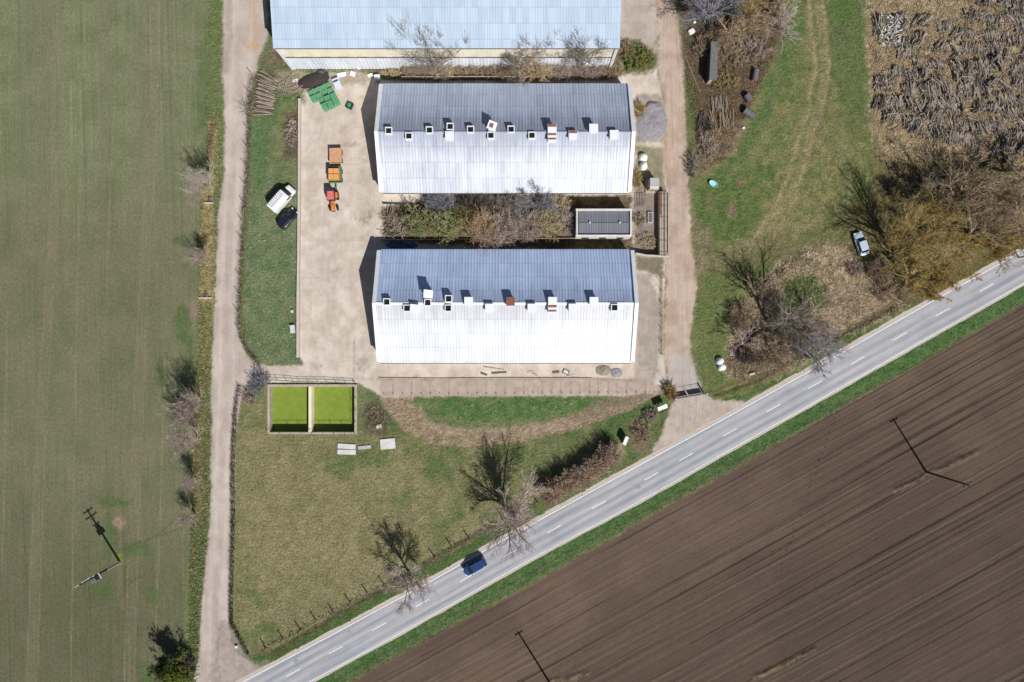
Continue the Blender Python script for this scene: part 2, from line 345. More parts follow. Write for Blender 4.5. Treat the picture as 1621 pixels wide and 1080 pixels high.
# east meadow
EAST = [(1072,-200),(1640,-200),(1640,360),(1500,420),(1300,560),(1180,625),(1130,632),(1108,600),(1098,500),(1104,440),(1094,300),(1088,180)]
pp(EAST, (112,124,70), (142,138,92), 12, 5, 4)
pp([(1250,-200),(1290,-100),(1285,30),(1250,100),(1225,180),(1180,250),(1130,300),(1150,380),(1110,410),(1098,330),(1120,290),(1160,240),(1200,170),(1230,90),(1240,0)], (88,116,66), (116,128,80), 6, 6, 6, .9)
pp([(1110,285),(1180,270),(1230,250),(1260,300),(1200,370),(1150,400),(1120,370),(1100,320)], (82,114,54), (120,130,74), 6, 10, 8, .85)
pp([(1310,-200),(1370,-200),(1375,160),(1390,220),(1350,220),(1320,120)], (92,114,66), (114,122,78), 6, 6, 6, .85)
el(1330, 15, 22, 22, (82,124,48), (88,118,54), 8, 6, 5, .7)
for off in (0, 22):
    pl([(1270+off*.9,-50),(1282+off*.9,40),(1290+off*.9,110),(1282+off,170),(1266+off,230),(1246+off,300),(1206+off*1.4,370)], 14, (160,142,106), (146,136,92), 7, 5, 6, .6, 18)
pl([(1284,-60),(1292,20),(1300,80),(1298,130),(1290,180),(1276,230),(1256,290),(1222,350),(1180,392)], 13, (176,156,122), (140,134,92), 6, 6, 5, .75)
for off in (0, 22):
    pl([(1272+off,-50),(1284+off,40),(1290+off,110),(1280+off,170),(1262+off,230),(1240+off,300),(1200+off*1.4,370),(1150+off,420)], 5, (196,172,138), (156,140,104), 6, 3, 4, .85)
    pl([(1278+off,-50),(1292+off,40),(1297+off,110),(1287+off,170),(1268+off,235),(1246+off,305)], 4, (72,98,48), (96,112,58), 6, 3, 3, .6)
pp([(1290,-50),(1318,-50),(1325,60),(1322,130),(1345,240),(1310,300),(1280,220),(1300,120)], (142,132,106), (126,126,86), 8, 6, 4, .6, 16)
pp([(1240,200),(1380,190),(1380,300),(1330,330),(1220,370),(1200,320)], (160,146,104), (122,126,74), 9, 14, 8, .8, 14)
el(1172,291,6,9,(140,118,96),(120,110,84),4,2,2,.9); el(1158,335,9,11,(150,126,110),(128,112,90),4,2,2,.9); el(1124,322,8,16,(148,126,104),(120,120,84),4,4,3,.7)
pp([(1145,395),(1240,370),(1330,350),(1345,380),(1290,400),(1200,430),(1130,450)], (130,122,84), (112,116,74), 12, 8, 6, .8)
for k in range(6): pl([(1120,388+k*6),(1170,380+k*6),(1220,366+k*5),(1270,340+k*6),(1310,310+k*7)], 4, (176,154,124), (140,128,88), 7, 3, 4, .75, 10)
pp([(1090,300),(1100,340),(1128,370),(1120,392),(1140,420),(1112,440),(1104,470),(1098,400)], (158,138,116), (130,118,88), 8, 5, 4, .85)
pp([(1098,470),(1125,430),(1170,450),(1150,560),(1170,612),(1130,628),(1108,590)], (104,122,66), (124,128,80), 8, 6, 5, .9)
# scrub with dead grass
pp([(1165,500),(1215,440),(1250,400),(1300,385),(1345,385),(1365,430),(1400,450),(1440,480),(1330,540),(1250,590),(1190,605),(1150,600),(1150,540)], (212,188,162), (160,144,116), 5, 6, 6)
pp([(1150,560),(1180,520),(1290,500),(1330,540),(1200,606),(1160,604)], (120,104,82), (140,124,96), 8, 6, 6, .8)
pp([(1245,440),(1285,430),(1310,460),(1300,500),(1255,505),(1235,470)], (78,114,52), (106,124,70), 6, 6, 8, 1.0)
el(1262,410,18,14,(96,110,66),(120,116,80),6,5,5,.7)
pl([(1112,624),(1150,612),(1200,596),(1250,572),(1330,528),(1400,488),(1430,470)], 4, (104,88,66), (84,72,54), 5, 2, 3, .9)
pl([(1120,631),(1200,603),(1330,534),(1420,484)], 4, (158,138,104), (126,118,82), 6, 2, 3, .8)
el(1160,572,22,12,(146,120,102),(120,104,86),5,3,3,.9)
# north-east litter
pp([(1068,-200),(1245,-200),(1240,60),(1222,100),(1195,150),(1175,200),(1150,250),(1110,275),(1092,250),(1084,150),(1078,80)], (132,110,90), (108,96,76), 8, 5, 5)
pp([(1084,130),(1100,130),(1104,250),(1090,290)], (104,122,66), (118,126,80), 8, 4, 4, .8)
pp([(1100,215),(1150,190),(1180,190),(1165,240),(1110,275)], (166,144,118), (132,110,88), 6, 5, 5, .9)
pp([(1370,-200),(1900,-200),(1900,330),(1640,380),(1560,330),(1440,300),(1400,260),(1378,200),(1372,60)], (200,176,144), (152,136,106), 6, 6, 6)
pp([(1384,20),(1700,0),(1700,250),(1560,250),(1440,215),(1384,200)], (166,146,118), (134,118,94), 5, 8, 8, .6, 10)
pp([(1380,255),(1900,240),(1900,280),(1700,300),(1621,390),(1540,440),(1450,480),(1400,455),(1340,380),(1345,330),(1390,290)], (128,112,78), (106,98,62), 9, 10, 8, .9)
# gravel track, lawn, yard, dirt road
pp(TRACK, (202,187,175), (184,168,156), 26, 2.4, 2.4)
for dx in (8, 24): pl([(a+(b-a)*(.25 if dx==8 else .7), y) for (a, y), b in zip([(353,-300),(353,0),(354,200),(348,320),(341,470),(335,620),(333,750),(331,840),(322,950),(317,1060)], [424,424,394,386,378,385,369,368,364,380])], 6, (214,200,188), (202,187,176), 12, 3, 2, .7)
pl([(352,-100),(362,0),(364,60),(356,110)], 10, (166,146,134), (172,152,140), 8, 4, 3, .6)
pl([(398,-100),(402,0),(404,50),(400,78)], 14, (190,160,132), (198,164,128), 8, 6, 4, .6); el(402,74,12,5,(212,172,120),(196,160,120),4,3,3,.8); el(420,97,12,8,(150,128,108),(120,112,80),5,3,3,.9)
pp([(340,980),(366,990),(400,1050),(470,1050),(400,1100),(330,1100)], (158,144,134), (178,164,154), 6, 5, 4, .8)
pl([(352,985),(346,1020),(342,1060)], 4, (140,126,116), (160,146,136), 4, 2, 3, .7)
pp(LAWN, (108,130,88), (132,138,104), 14, 2.5, 2)
pp([(430,170),(452,150),(474,170),(474,300),(440,290),(424,250)], (140,136,98), (110,124,76), 10, 6, 4, .8)
pp([(405,190),(430,170),(424,300),(400,300)], (82,122,66), (98,128,76), 10, 5, 4, .7)
pp([(450,180),(474,175),(474,250),(452,248)], (122,100,86), (102,86,70), 5, 4, 3, .9)
pp([(400,115),(438,112),(436,185),(400,182)], (120,102,84), (98,92,66), 5, 4, 3, .9)
pl([(396,150),(395,240),(390,330),(384,414),(381,500),(392,552),(408,572)], 7, (128,114,86), (104,104,70), 5, 2, 2, .9)
pp(NYARD, (194,178,166), (180,164,152), 14, 3, 3)
pp(YARD, (224,210,196), (207,190,173), 16, 1.4, 1.4)
for x0 in (484,500,512,528,548,566): pl([(x0,130),(x0+3,250),(x0-3,380),(x0+4,500),(x0+12,600)], 4, (232,219,206), (208,190,172), 14, 3, 3, .5, 12)
for x0 in (492,520,556,580): pl([(x0,130),(x0-4,250),(x0+3,380),(x0-2,500),(x0+16,600)], 3, (186,166,148), (206,188,172), 10, 3, 3, .5, 10)
pp([(574,130),(598,130),(596,400),(592,580),(570,590),(572,300)], (192,172,154), (212,196,180), 7, 5, 5, .6, 8)
for cx, cy, rx, ry in [(560,300,20,16),(545,340,30,20),(520,440,30,40),(550,540,20,18),(578,250,10,14),(500,200,20,30),(540,220,16,24),(620,600,40,12),(505,150,20,10)]:
    el(cx, cy, rx, ry, (198,178,163), (216,202,192), 5, 10, 8, .7, 9)
for cx, cy, rx, ry in [(556,228,14,5),(580,345,10,12),(560,345,6,5),(504,580,8,6),(575,575,10,14)]: el(cx, cy, rx, ry, (160,142,128), (184,168,156), 3, 3, 3, .8, 4)
pl([(560,540),(560,604)], 1.2, (150,134,122), (160,140,128), 4, .8, .3, .8); pl([(430,598),(590,600)], 3, (176,158,146), (190,176,166), 4, 2, 2, .6)
for yy in (200,260,320,380,440,500): pl([(478,yy),(590,yy+1)], .8, (176,160,148), (186,170,160), 4, .7, .3, .4)
pp([(1004,300),(1050,300),(1052,405),(1004,405)], (128,114,100), (150,136,122), 6, 3, 3, .9)
pp([(1004,230),(1052,235),(1052,300),(1004,300)], (150,136,106), (112,116,76), 5, 3, 3, .85)
pp([(1006,150),(1052,150),(1054,225),(1006,225)], (176,160,148), (150,138,130), 6, 3, 3, .9)
pp([(1006,406),(1050,404),(1052,440),(1008,426)], (124,118,92), (112,104,84), 4, 3, 3, .9)
pp([(1006,430),(1030,440),(1046,480),(1046,560),(1040,590),(1006,585)], (176,162,150), (160,148,138), 8, 4, 3, .85)
pl([(1046,440),(1047,560)], 4, (150,132,96), (130,118,84), 4, 1.5, 1, .9)
pp([(1006,580),(1042,590),(1030,620),(1004,612)], (150,138,128), (176,158,144), 6, 4, 4, .7)
pp([(600,598),(1010,598),(1050,610),(1040,626),(606,628)], (196,176,162), (180,160,146), 8, 2, 2, .9)
pl([(598,600),(940,599),(1005,603)], 2, (130,108,88), (168,148,130), 4, 1.4, 1.4, .85)
for i in range(28):
    x = 622+i*14.8; pl([(x,604),(x,626)], 1.0, (150,128,112), (160,136,120), 4, .6, .4, .8)
pp(VEGH, (150,124,100), (116,98,78), 7, 4, 3); pp(VEGB, (142,120,96), (100,90,70), 7, 3, 3)
pp([(985,64),(1012,60),(1038,88),(1036,112),(990,118),(978,100)], (84,108,56), (112,110,74), 5, 4, 4, .8)
pp([(470,110),(500,118),(560,112),(598,120),(590,128),(510,140),(482,150),(440,140),(436,112)], (158,140,120), (180,162,144), 4, 3, 4, .85)
pl([(430,184),(440,150),(478,158)], 12, (84,116,60), (104,120,74), 6, 4, 4, .8); el(432,105,20,8,(92,112,66),(130,116,90),5,4,4,.8)
pp(DRT, (204,180,162), (184,158,140), 18, 2.6, 2.6)
for dx in (-9,-3,7): pl([(1062+dx,-50),(1066+dx,100),(1074+dx,200),(1076+dx,300),(1078+dx,400),(1074+dx,500),(1076+dx,580)], 1.6, (160,134,116), (176,150,132), 12, 1.4, 1.5, .6, 12)
pl([(1060,-50),(1062,100),(1074,200),(1076,300),(1078,400),(1076,500),(1074,560)], 9, (200,178,160), (186,164,148), 12, 4, 2, .6)
pl([(1048,230),(1058,300),(1063,400),(1062,500),(1066,560)], 5, (196,176,164), (186,166,152), 12, 3, 2, .5)
pl([(1054,210),(1056,270)], 6, (196,154,124), (188,160,140), 6, 3, 3, .8)
pp([(1060,560),(1090,560),(1106,600),(1112,622),(1070,632),(1056,604)], (196,184,178), (186,174,168), 10, 3, 2, .9)
pp([(1068,632),(1113,624),(1128,633),(1180,636),(1190,645),(1045,722),(1033,712),(1049,688),(1060,652)], (198,184,172), (186,170,158), 8, 2.5, 2.5, .95)
pp([(1098,655),(1150,640),(1150,665),(1080,690)], (182,158,140), (196,178,162), 3, 5, 5, .8, 5)
el(1000,672,10,6,(120,104,90),(140,120,100),4,2,2,.6)
el(1013,690,18,30,(150,128,108),(122,110,82),4,4,4,.8)
# gentle relief: roughness of open soil and grass, a ditch beside the road
Z = np.zeros(len(X))
inner = (np.abs(X) < 94) & (np.abs(Y) < 64)
rough = (fbm(X*1.1, Y*1.1, 3, 9)-.5)*.16
hardz = np.minimum.reduce([sdf(PX, PY, TRACK), sdf(PX, PY, YARD), sdf(PX, PY, DRT), sdf(PX, PY, ROAD_NW+ROAD_SE[::-1]), sdf(PX, PY, NYARD)])
soft = np.clip((hardz-3)/8, 0, 1)
cropm = (sdf(PX, PY, CROP) < 0)
plm = sdf(PX, PY, PLOUGH)
Z += rough*soft*np.where(cropm, .25, np.where(plm < 0, .3, 1.0))*inner
dd = ldist(PX, PY, [(1120,628),(1200,599),(1330,531),(1420,480)]); Z -= .45*np.exp(-(dd/5)**2)*soft
dd = ldist(PX, PY, [(430,1030),(560,955),(700,874),(850,790)]); Z -= .25*np.exp(-(dd/5)**2)*soft
dd = ldist(PX, PY, [(x-3,y+6) for x,y in [(1418,772),(1462,750),(1490,738),(1545,712)]]); Z += .28*np.exp(-(dd/3.5)**2)*(.1+1.6*fbm(X*1.5, Y*1.5, 3, 77)**2)
dd = ldist(PX, PY, [(1192,1072),(1230,1056),(1290,1027)]); Z += .28*np.exp(-(dd/3.5)**2)*(.1+1.6*fbm(X*1.5, Y*1.5, 3, 78)**2)
BAS = (424, 609, 565, 687)     # slurry basin opening is cut from the ground
# faces and zones
ii, jj = np.meshgrid(np.arange(nx-1), np.arange(ny-1)); q = (jj*nx+ii).ravel()
FQ = np.stack([q, q+1, q+1+nx, q+nx], 1)
fx = PX[FQ].mean(1); fy = PY[FQ].mean(1); w1 = W1[q]; w2 = W2[q]
zone = np.zeros(len(FQ), int)
zone[sdf(fx+w1*3, fy+w2*3, CROP) < 0] = 1
zone[sdf(fx+w1*2, fy+w2*2, PLOUGH) < 0] = 2
zone[sdf(fx+w1*1.6, fy+w2*1.6, TRACK) < 0] = 3
zone[(sdf(fx+w1, fy+w2, YARD) < 0) | (sdf(fx+w1*3, fy+w2*3, NYARD) < 0)] = 5
zone[(sdf(fx+w1*3, fy+w2*3, VEGB) < 0) | (sdf(fx+w1*3, fy+w2*3, VEGH) < 0)] = 0
zone[sdf(fx+w1*2, fy+w2*2, DRT) < 0] = 4
keep = ~((fx > BAS[0]+1) & (fx < BAS[2]-1) & (fy > BAS[1]+1) & (fy < BAS[3]-1))
R30 = math.radians(29)
gm = {
 0: ground_mat('grassland', [(.7,(1,1),0,.84,1.16),(2.4,(1,1),0,.66,1.34),(7,(1,1),0,.8,1.2)], 1.0, .35, 2.2, tint=(1.6,(1.10,1.0,.96),(.88,1.02,.94))),
 1: ground_mat('young_crop', [(1.3,(3,.05),0,.88,1.12),(2.6,(1,.8),0,.74,1.26),(.35,(1,.5),0,.93,1.07),(1.1,(1.6,.006),.027,.80,1.0,.36,.41),(.9,(1.9,.006),.027,1.18,1.0,.35,.39),(.8,(3.5,.006),.027,.88,1.0,.38,.43)], .5, .12, 4, tint=(1.8,(1.08,1.0,1.0),(.92,1.0,.94))),
 2: ground_mat('ploughed_soil', [(1.6,(.03,1.6),R30,.90,1.10),(.5,(.04,1.5),R30,.94,1.06),(3,(1,1),0,.84,1.16),(1.3,(.006,1.0),R30,.45,1.0,.40,.43),(1.0,(.008,2.4),R30-.01,.66,1.0,.39,.43),(.45,(.006,1.6),R30+.012,.45,1.0,.38,.40),(.8,(.007,1.9),R30,1.10,1.0,.33,.38)], .5, .12, 4),
 3: ground_mat('gravel', [(1.5,(1.4,.05),0,.92,1.07),(3.5,(1,1),0,.88,1.10),(.4,(1,.6),0,.92,1.06)], .3, .06, 6),
 4: ground_mat('packed_dirt', [(2.2,(1.4,.03),0,.86,1.10),(3.5,(1,1),0,.88,1.10),(.5,(1,1),0,.92,1.06)], .3, .06, 6),
 5: ground_mat('worn_concrete', [(.30,(1,1),0,.87,1.08),(1.1,(1,1),0,.93,1.05),(4,(1,1),0,.92,1.07),(1.8,(1,1),0,.80,1.0,.32,.40),(.12,(1,1),0,.93,1.04),(1.2,(2.2,.12),0,.93,1.04)], .15, .03, 10)}
V3 = np.stack([X, Y, Z], 1)
for z, nm in [(0,'ground'),(1,'crop_field'),(2,'ploughed_field'),(3,'gravel_track'),(4,'dirt_road'),(5,'concrete_yard')]:
    F = FQ[(zone == z) & keep]
    u, inv = np.unique(F, return_inverse=True)
    o = np_mesh(nm, V3[u], [inv.reshape(F.shape)], gm[z], col=COL[u], smooth=True); tag(o, kind='structure')
# lookup of the ground colour / height for plants
def gcol(x, y):
    i = np.clip(np.searchsorted(gx, x), 0, nx-1); j = np.clip(np.searchsorted(gy, y), 0, ny-1)
    return COL[j*nx+i], Z[j*nx+i]

# ------------------------------------------------------------------ asphalt road and markings
def resamp(P, step=6):
    P = np.array(P, float); d = np.concatenate([[0], np.cumsum(np.hypot(*np.diff(P, axis=0).T))])
    t = np.arange(0, d[-1], step); return np.stack([np.interp(t, d, P[:,0]), np.interp(t, d, P[:,1])], 1)
def smoothp(P, k=9):
    Q = np.pad(P, ((k,k),(0,0)), 'edge'); ker = np.ones(2*k+1)/(2*k+1)
    return np.stack([np.convolve(Q[:,i], ker, 'valid') for i in (0,1)], 1)
NWl = smoothp(resamp(ROAD_NW)); 
xs = np.linspace(330, 1880, 400)
ynw = np.interp(xs, NWl[:,0], NWl[:,1]); SEl = smoothp(resamp(ROAD_SE)); yse = np.interp(xs, SEl[:,0], SEl[:,1])
def ribbon(name, a, b, z, m, parent=None, kindn=True, n=1):
    A = np.stack([(xs-CX)*S, (CY-a)*S, np.full(len(xs), z)], 1); B = np.stack([(xs-CX)*S, (CY-b)*S, np.full(len(xs), z)], 1)
    V = np.concatenate([A, B]); k = len(xs); F = [[k+i, k+i+1, i+1, i] for i in range(k-1)]
    o = np_mesh(name, V, [np.array(F)], m, parent)
    if kindn: tag(o, kind='structure')
    return o
def road_mat():
    m = bpy.data.materials.new('asphalt'); m.use_nodes = True; nt = m.node_tree; N = nt.nodes; L = nt.links
    b = N['Principled BSDF']; b.inputs['Roughness'].default_value = .75; b.inputs['Specular IOR Level'].default_value = .25
    tc = N.new('ShaderNodeTexCoord'); r = N.new('ShaderNodeVectorRotate'); r.rotation_type = 'Z_AXIS'; r.inputs['Angle'].default_value = -math.radians(29.1)
    L.new(tc.outputs['Object'], r.inputs[0])
    # wheel bands across the width
    sep = N.new('ShaderNodeSeparateXYZ'); L.new(r.outputs[0], sep.inputs[0])
    nzw = N.new('ShaderNodeTexNoise'); nzw.inputs['Scale'].default_value = .05; L.new(r.outputs[0], nzw.inputs[0])
    ad = N.new('ShaderNodeMath'); ad.operation = 'MULTIPLY_ADD'; L.new(nzw.outputs[0], ad.inputs[0]); ad.inputs[1].default_value = .8; L.new(sep.outputs[1], ad.inputs[2])
    sn = N.new('ShaderNodeMath'); sn.operation = 'MULTIPLY'; L.new(ad.outputs[0], sn.inputs[0]); sn.inputs[1].default_value = 2*math.pi/1.45
    si = N.new('ShaderNodeMath'); si.operation = 'SINE'; L.new(sn.outputs[0], si.inputs[0])
    def noise(sc, st, det=5):
        mp = N.new('ShaderNodeMapping'); mp.inputs['Scale'].default_value = (st[0], st[1], 1); L.new(r.outputs[0], mp.inputs[0])
        nz = N.new('ShaderNodeTexNoise'); nz.inputs['Scale'].default_value = sc; nz.inputs['Detail'].default_value = det; nz.inputs['Roughness'].default_value = .65
        L.new(mp.outputs[0], nz.inputs[0]); return nz
    na = noise(.9, (.05, 1.2)); nb = noise(.25, (1, 1)); nc = noise(8, (1, 1))
    def mr(s, lo, hi, a=.3, bb=.7):
        q = N.new('ShaderNodeMapRange'); q.inputs[1].default_value = a; q.inputs[2].default_value = bb; q.inputs[3].default_value = lo; q.inputs[4].default_value = hi; L.new(s, q.inputs[0]); return q
    base = N.new('ShaderNodeMix'); base.data_type = 'RGBA'
    f = mr(na.outputs[0], 0, 1)
    base.inputs[6].default_value = (*alb(146,152,164), 1); base.inputs[7].default_value = (*alb(190,186,186), 1)
    s1 = mr(si.outputs[0], -.26, .26, -1, 1); fa = N.new('ShaderNodeMath'); fa.operation = 'ADD'; fa.use_clamp = True; L.new(f.outputs[0], fa.inputs[0]); L.new(s1.outputs[0], fa.inputs[1])
    L.new(fa.outputs[0], base.inputs[0])
    cur = base.outputs[2]
    for q in (mr(nb.outputs[0], .9, 1.08), mr(nc.outputs[0], .9, 1.1)):
        v = N.new('ShaderNodeVectorMath'); v.operation = 'SCALE'; L.new(cur, v.inputs[0]); L.new(q.outputs[0], v.inputs['Scale']); cur = v.outputs[0]
    L.new(cur, b.inputs['Base Color'])
    bp = N.new('ShaderNodeBump'); bp.inputs['Strength'].default_value = .2; bp.inputs['Distance'].default_value = .02; L.new(nc.outputs[0], bp.inputs['Height']); L.new(bp.outputs[0], b.inputs['Normal'])
    return m
M = {}
M['asphalt'] = road_mat()
M['shoulder'] = mat('dusty_shoulder', alb(196,184,172), var=.16, scale=2.5, bump=.3)
M['paint'] = mat('road_paint', alb(232,234,238), rough=.6, var=.12, scale=1.2)
wob = lambda s, a: (fbm(xs/9, xs*0+3, 3, s)-.5)*a
wob2 = lambda s, a: (fbm(xs/26, xs*0+3, 4, s)-.5)*a
ribbon('road_shoulder', ynw-8+wob2(3,4), yse+4.5+wob2(4,2.5), .012, M['shoulder'])
ribbon('asphalt_road', ynw-1.8, yse+1.6, .018, M['asphalt'])
# faded repair patches
def quad_px(mb, cx, cy, l, w, ang, z):
    a = math.radians(ang); u = np.array([math.cos(a), math.sin(a)]); v = np.array([-u[1], u[0]]); c = np.array(g2(cx, cy))
    P = [c+u*l/2*i+v*w/2*j for i, j in ((-1,-1),(1,-1),(1,1),(-1,1))]
    mb.add([(p[0],p[1],z) for p in P], [[0,1,2,3]])
line = ribbon('edge_line', ynw-.9+wob(8,.5), ynw+.9, .023, M['paint'])
line2 = ribbon('edge_line', yse-.6+wob(9,.5), yse+.7, .023, M['paint'])
yc = (ynw+yse)/2
mb = MB()
for cx in [393,464,532,600,668.5,739.5,807.5,877,948,1031,1086,1155.5,1224.5,1290,1358,1424,1492,1561,1630,1698]:
    y0 = np.interp(cx-11, xs, yc); y1 = np.interp(cx+11, xs, yc)
    quad_px(mb, cx, (y0+y1)/2-.5, 2.75, .15, math.degrees(math.atan2(y0-y1, 22)), .023)
tag(mb.build('centre_line', M['paint']), kind='structure')
M['tar'] = mat('tar_patch', alb(146,150,160), var=.15, scale=3)
mb = MB(); rr = random.Random(4)
for cx, cy in [(553,1000),(575,1028),(468,1046),(885,817),(1010,771),(1460,500)]:
    n = 9; c = g2(cx, cy); rad = rr.uniform(.2,.45)
    mb.prism([(c[0]+rad*rr.uniform(.5,1.3)*math.cos(t*2*math.pi/n), c[1]+rad*rr.uniform(.5,1.3)*math.sin(t*2*math.pi/n)) for t in range(n)], .018, .0215)
for P in [[(684,922),(690,936),(694,947),(701,962)],[(686,930),(690,945)]]:
    for (a,b),(c,d) in zip(P[:-1], P[1:]):
        p, q_ = g2(a,b), g2(c,d); n_ = (-(q_[1]-p[1])*.05/2, (q_[0]-p[0])*.05/2)
        mb.prism([(p[0]-.04,p[1]),(p[0]+.04,p[1]),(q_[0]+.04,q_[1]),(q_[0]-.04,q_[1])], .018, .0215)
tag(mb.build('road_patches', M['tar']), kind='structure')

# ------------------------------------------------------------------ shared materials
def roof_mat(name, c1, c2, rough=.45, rust=None, rustamt=.0, ss=(2.6,.09), ridge=None):
    m = bpy.data.materials.new(name); m.use_nodes = True; nt = m.node_tree; N = nt.nodes; L = nt.links
    b = N['Principled BSDF']; b.inputs['Roughness'].default_value = rough; b.inputs['Specular IOR Level'].default_value = .4; b.inputs['Metallic'].default_value = .0
    tc = N.new('ShaderNodeTexCoord')
    def nz(sc, st, det=4, lo=.3, hi=.7):
        mp = N.new('ShaderNodeMapping'); mp.inputs['Scale'].default_value = st; L.new(tc.outputs['Object'], mp.inputs[0])
        q = N.new('ShaderNodeTexNoise'); q.inputs['Scale'].default_value = sc; q.inputs['Detail'].default_value = det; q.inputs['Roughness'].default_value = .7; L.new(mp.outputs[0], q.inputs[0])
        r = N.new('ShaderNodeMapRange'); r.inputs[1].default_value = lo; r.inputs[2].default_value = hi; L.new(q.outputs[0], r.inputs[0]); return r
    a = nz(1, (ss[0], ss[1], ss[1])); bb = nz(.12, (1, 1, 1)); cc = nz(1.4, (3.5, .35, .35), 5)
    ad = N.new('ShaderNodeMath'); ad.operation = 'MULTIPLY_ADD'; L.new(a.outputs[0], ad.inputs[0]); ad.inputs[1].default_value = .55
    m2 = N.new('ShaderNodeMath'); m2.operation = 'MULTIPLY_ADD'; L.new(bb.outputs[0], m2.inputs[0]); m2.inputs[1].default_value = .35
    m3 = N.new('ShaderNodeMath'); m3.operation = 'MULTIPLY'; L.new(cc.outputs[0], m3.inputs[0]); m3.inputs[1].default_value = .2
    L.new(m3.outputs[0], m2.inputs[2]); L.new(m2.outputs[0], ad.inputs[2])
    mx = N.new('ShaderNodeMix'); mx.data_type = 'RGBA'; L.new(ad.outputs[0], mx.inputs[0])
    mx.inputs[6].default_value = (*c1, 1); mx.inputs[7].default_value = (*c2, 1); cur = mx.outputs[2]
    if rust:
        r = nz(.5, (1, .35, .35), 6, .6, .72); k = N.new('ShaderNodeMath'); k.operation = 'MULTIPLY'; L.new(r.outputs[0], k.inputs[0]); k.inputs[1].default_value = rustamt
        m4 = N.new('ShaderNodeMix'); m4.data_type = 'RGBA'; L.new(k.outputs[0], m4.inputs[0]); L.new(cur, m4.inputs[6]); m4.inputs[7].default_value = (*rust, 1); cur = m4.outputs[2]
    if ridge:      # grime washed down from the vents, thickest close to the ridge
        sy = N.new('ShaderNodeSeparateXYZ'); L.new(tc.outputs['Object'], sy.inputs[0])
        ab_ = N.new('ShaderNodeMath'); ab_.operation = 'ABSOLUTE'; L.new(sy.outputs[1], ab_.inputs[0])
        rn = nz(.9, (2.2, .10, .10), 5, .25, .75); ma = N.new('ShaderNodeMath'); ma.operation = 'MULTIPLY_ADD'; L.new(rn.outputs[0], ma.inputs[0]); ma.inputs[1].default_value = -3.2; L.new(ab_.outputs[0], ma.inputs[2])
        rr2 = N.new('ShaderNodeMapRange'); L.new(ma.outputs[0], rr2.inputs[0]); rr2.inputs[1].default_value = -.6; rr2.inputs[2].default_value = 2.6; rr2.inputs[3].default_value = ridge[1]; rr2.inputs[4].default_value = 0
        m5 = N.new('ShaderNodeMix'); m5.data_type = 'RGBA'; L.new(rr2.outputs[0], m5.inputs[0]); L.new(cur, m5.inputs[6]); m5.inputs[7].default_value = (*ridge[0], 1); cur = m5.outputs[2]
    # sheet courses and joints: every sheet weathered a little differently
    sp = N.new('ShaderNodeSeparateXYZ'); L.new(tc.outputs['Object'], sp.inputs[0])
    def mth(op, a_, b_): 
        q = N.new('ShaderNodeMath'); q.operation = op; L.new(a_, q.inputs[0]); q.inputs[1].default_value = b_; return q
    fx_ = mth('FLOOR', mth('DIVIDE', sp.outputs[0], 1.02).outputs[0], 0); fy_ = mth('FLOOR', mth('DIVIDE', sp.outputs[1], 2.35).outputs[0], 0)
    cb = N.new('ShaderNodeCombineXYZ'); L.new(fx_.outputs[0], cb.inputs[0]); L.new(fy_.outputs[0], cb.inputs[1])
    wnz = N.new('ShaderNodeTexWhiteNoise'); L.new(cb.outputs[0], wnz.inputs[0])
    br_ = N.new('ShaderNodeMapRange'); L.new(wnz.outputs['Value'], br_.inputs[0]); br_.inputs[3].default_value = .92; br_.inputs[4].default_value = 1.05
    fr = mth('FRACT', mth('DIVIDE', sp.outputs[1], 2.35).outputs[0], 0); lt = mth('LESS_THAN', fr.outputs[0], .06); sc_ = mth('MULTIPLY_ADD', lt.outputs[0], -.14); sc_.inputs[2].default_value = 1.0
    mu = N.new('ShaderNodeMath'); mu.operation = 'MULTIPLY'; L.new(br_.outputs[0], mu.inputs[0]); L.new(sc_.outputs[0], mu.inputs[1])
    vs = N.new('ShaderNodeVectorMath'); vs.operation = 'SCALE'; L.new(cur, vs.inputs[0]); L.new(mu.outputs[0], vs.inputs['Scale']); cur = vs.outputs[0]
    L.new(cur, b.inputs['Base Color'])
    return m
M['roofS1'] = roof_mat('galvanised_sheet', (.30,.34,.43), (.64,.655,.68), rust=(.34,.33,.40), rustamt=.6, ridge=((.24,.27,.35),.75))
M['roofN1'] = roof_mat('dull_galvanised_sheet_sky_tint', (.24,.29,.40), (.44,.50,.63), rust=(.30,.29,.33), rustamt=.5, ridge=((.17,.18,.23),.6))  # north slope: grime tone, with the sky's blue light mixed into the colour
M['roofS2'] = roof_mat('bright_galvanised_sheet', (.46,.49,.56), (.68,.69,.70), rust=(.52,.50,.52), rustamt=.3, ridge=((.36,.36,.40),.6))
M['roofN2'] = roof_mat('galvanised_sheet_sky_tint', (.27,.35,.53), (.46,.56,.76), rust=(.32,.34,.42), rustamt=.4, ridge=((.20,.23,.33),.5))  # bluish skylight of the north slope put into the sheet colour, over grime
M['hallroof'] = roof_mat('pale_blue_sheet', (.34,.43,.55), (.46,.54,.64), rust=(.50,.56,.64), rustamt=.5, ss=(1.6,.12))
M['hallwall'] = roof_mat('trapezoid_wall_sheet', (.50,.55,.62), (.74,.76,.80), ss=(1.5,.5))
M['cream'] = mat('cream_render', alb(238,230,205), var=.12, scale=.6, stretch=(1,1,.4))
M['white'] = mat('white_paint', alb(242,244,248), rough=.6, var=.10, scale=1.5)
M['capwhite'] = mat('white_cap_sheet', (.68,.70,.74), rough=.5, var=.06, scale=2)
M['dirtywhite'] = mat('weathered_white_render', alb(224,220,214), var=.18, scale=1.2, bump=.2)
M['rust'] = mat('rusty_sheet', alb(158,98,72), rough=.85, var=.3, scale=2.5, c2=alb(120,80,66))
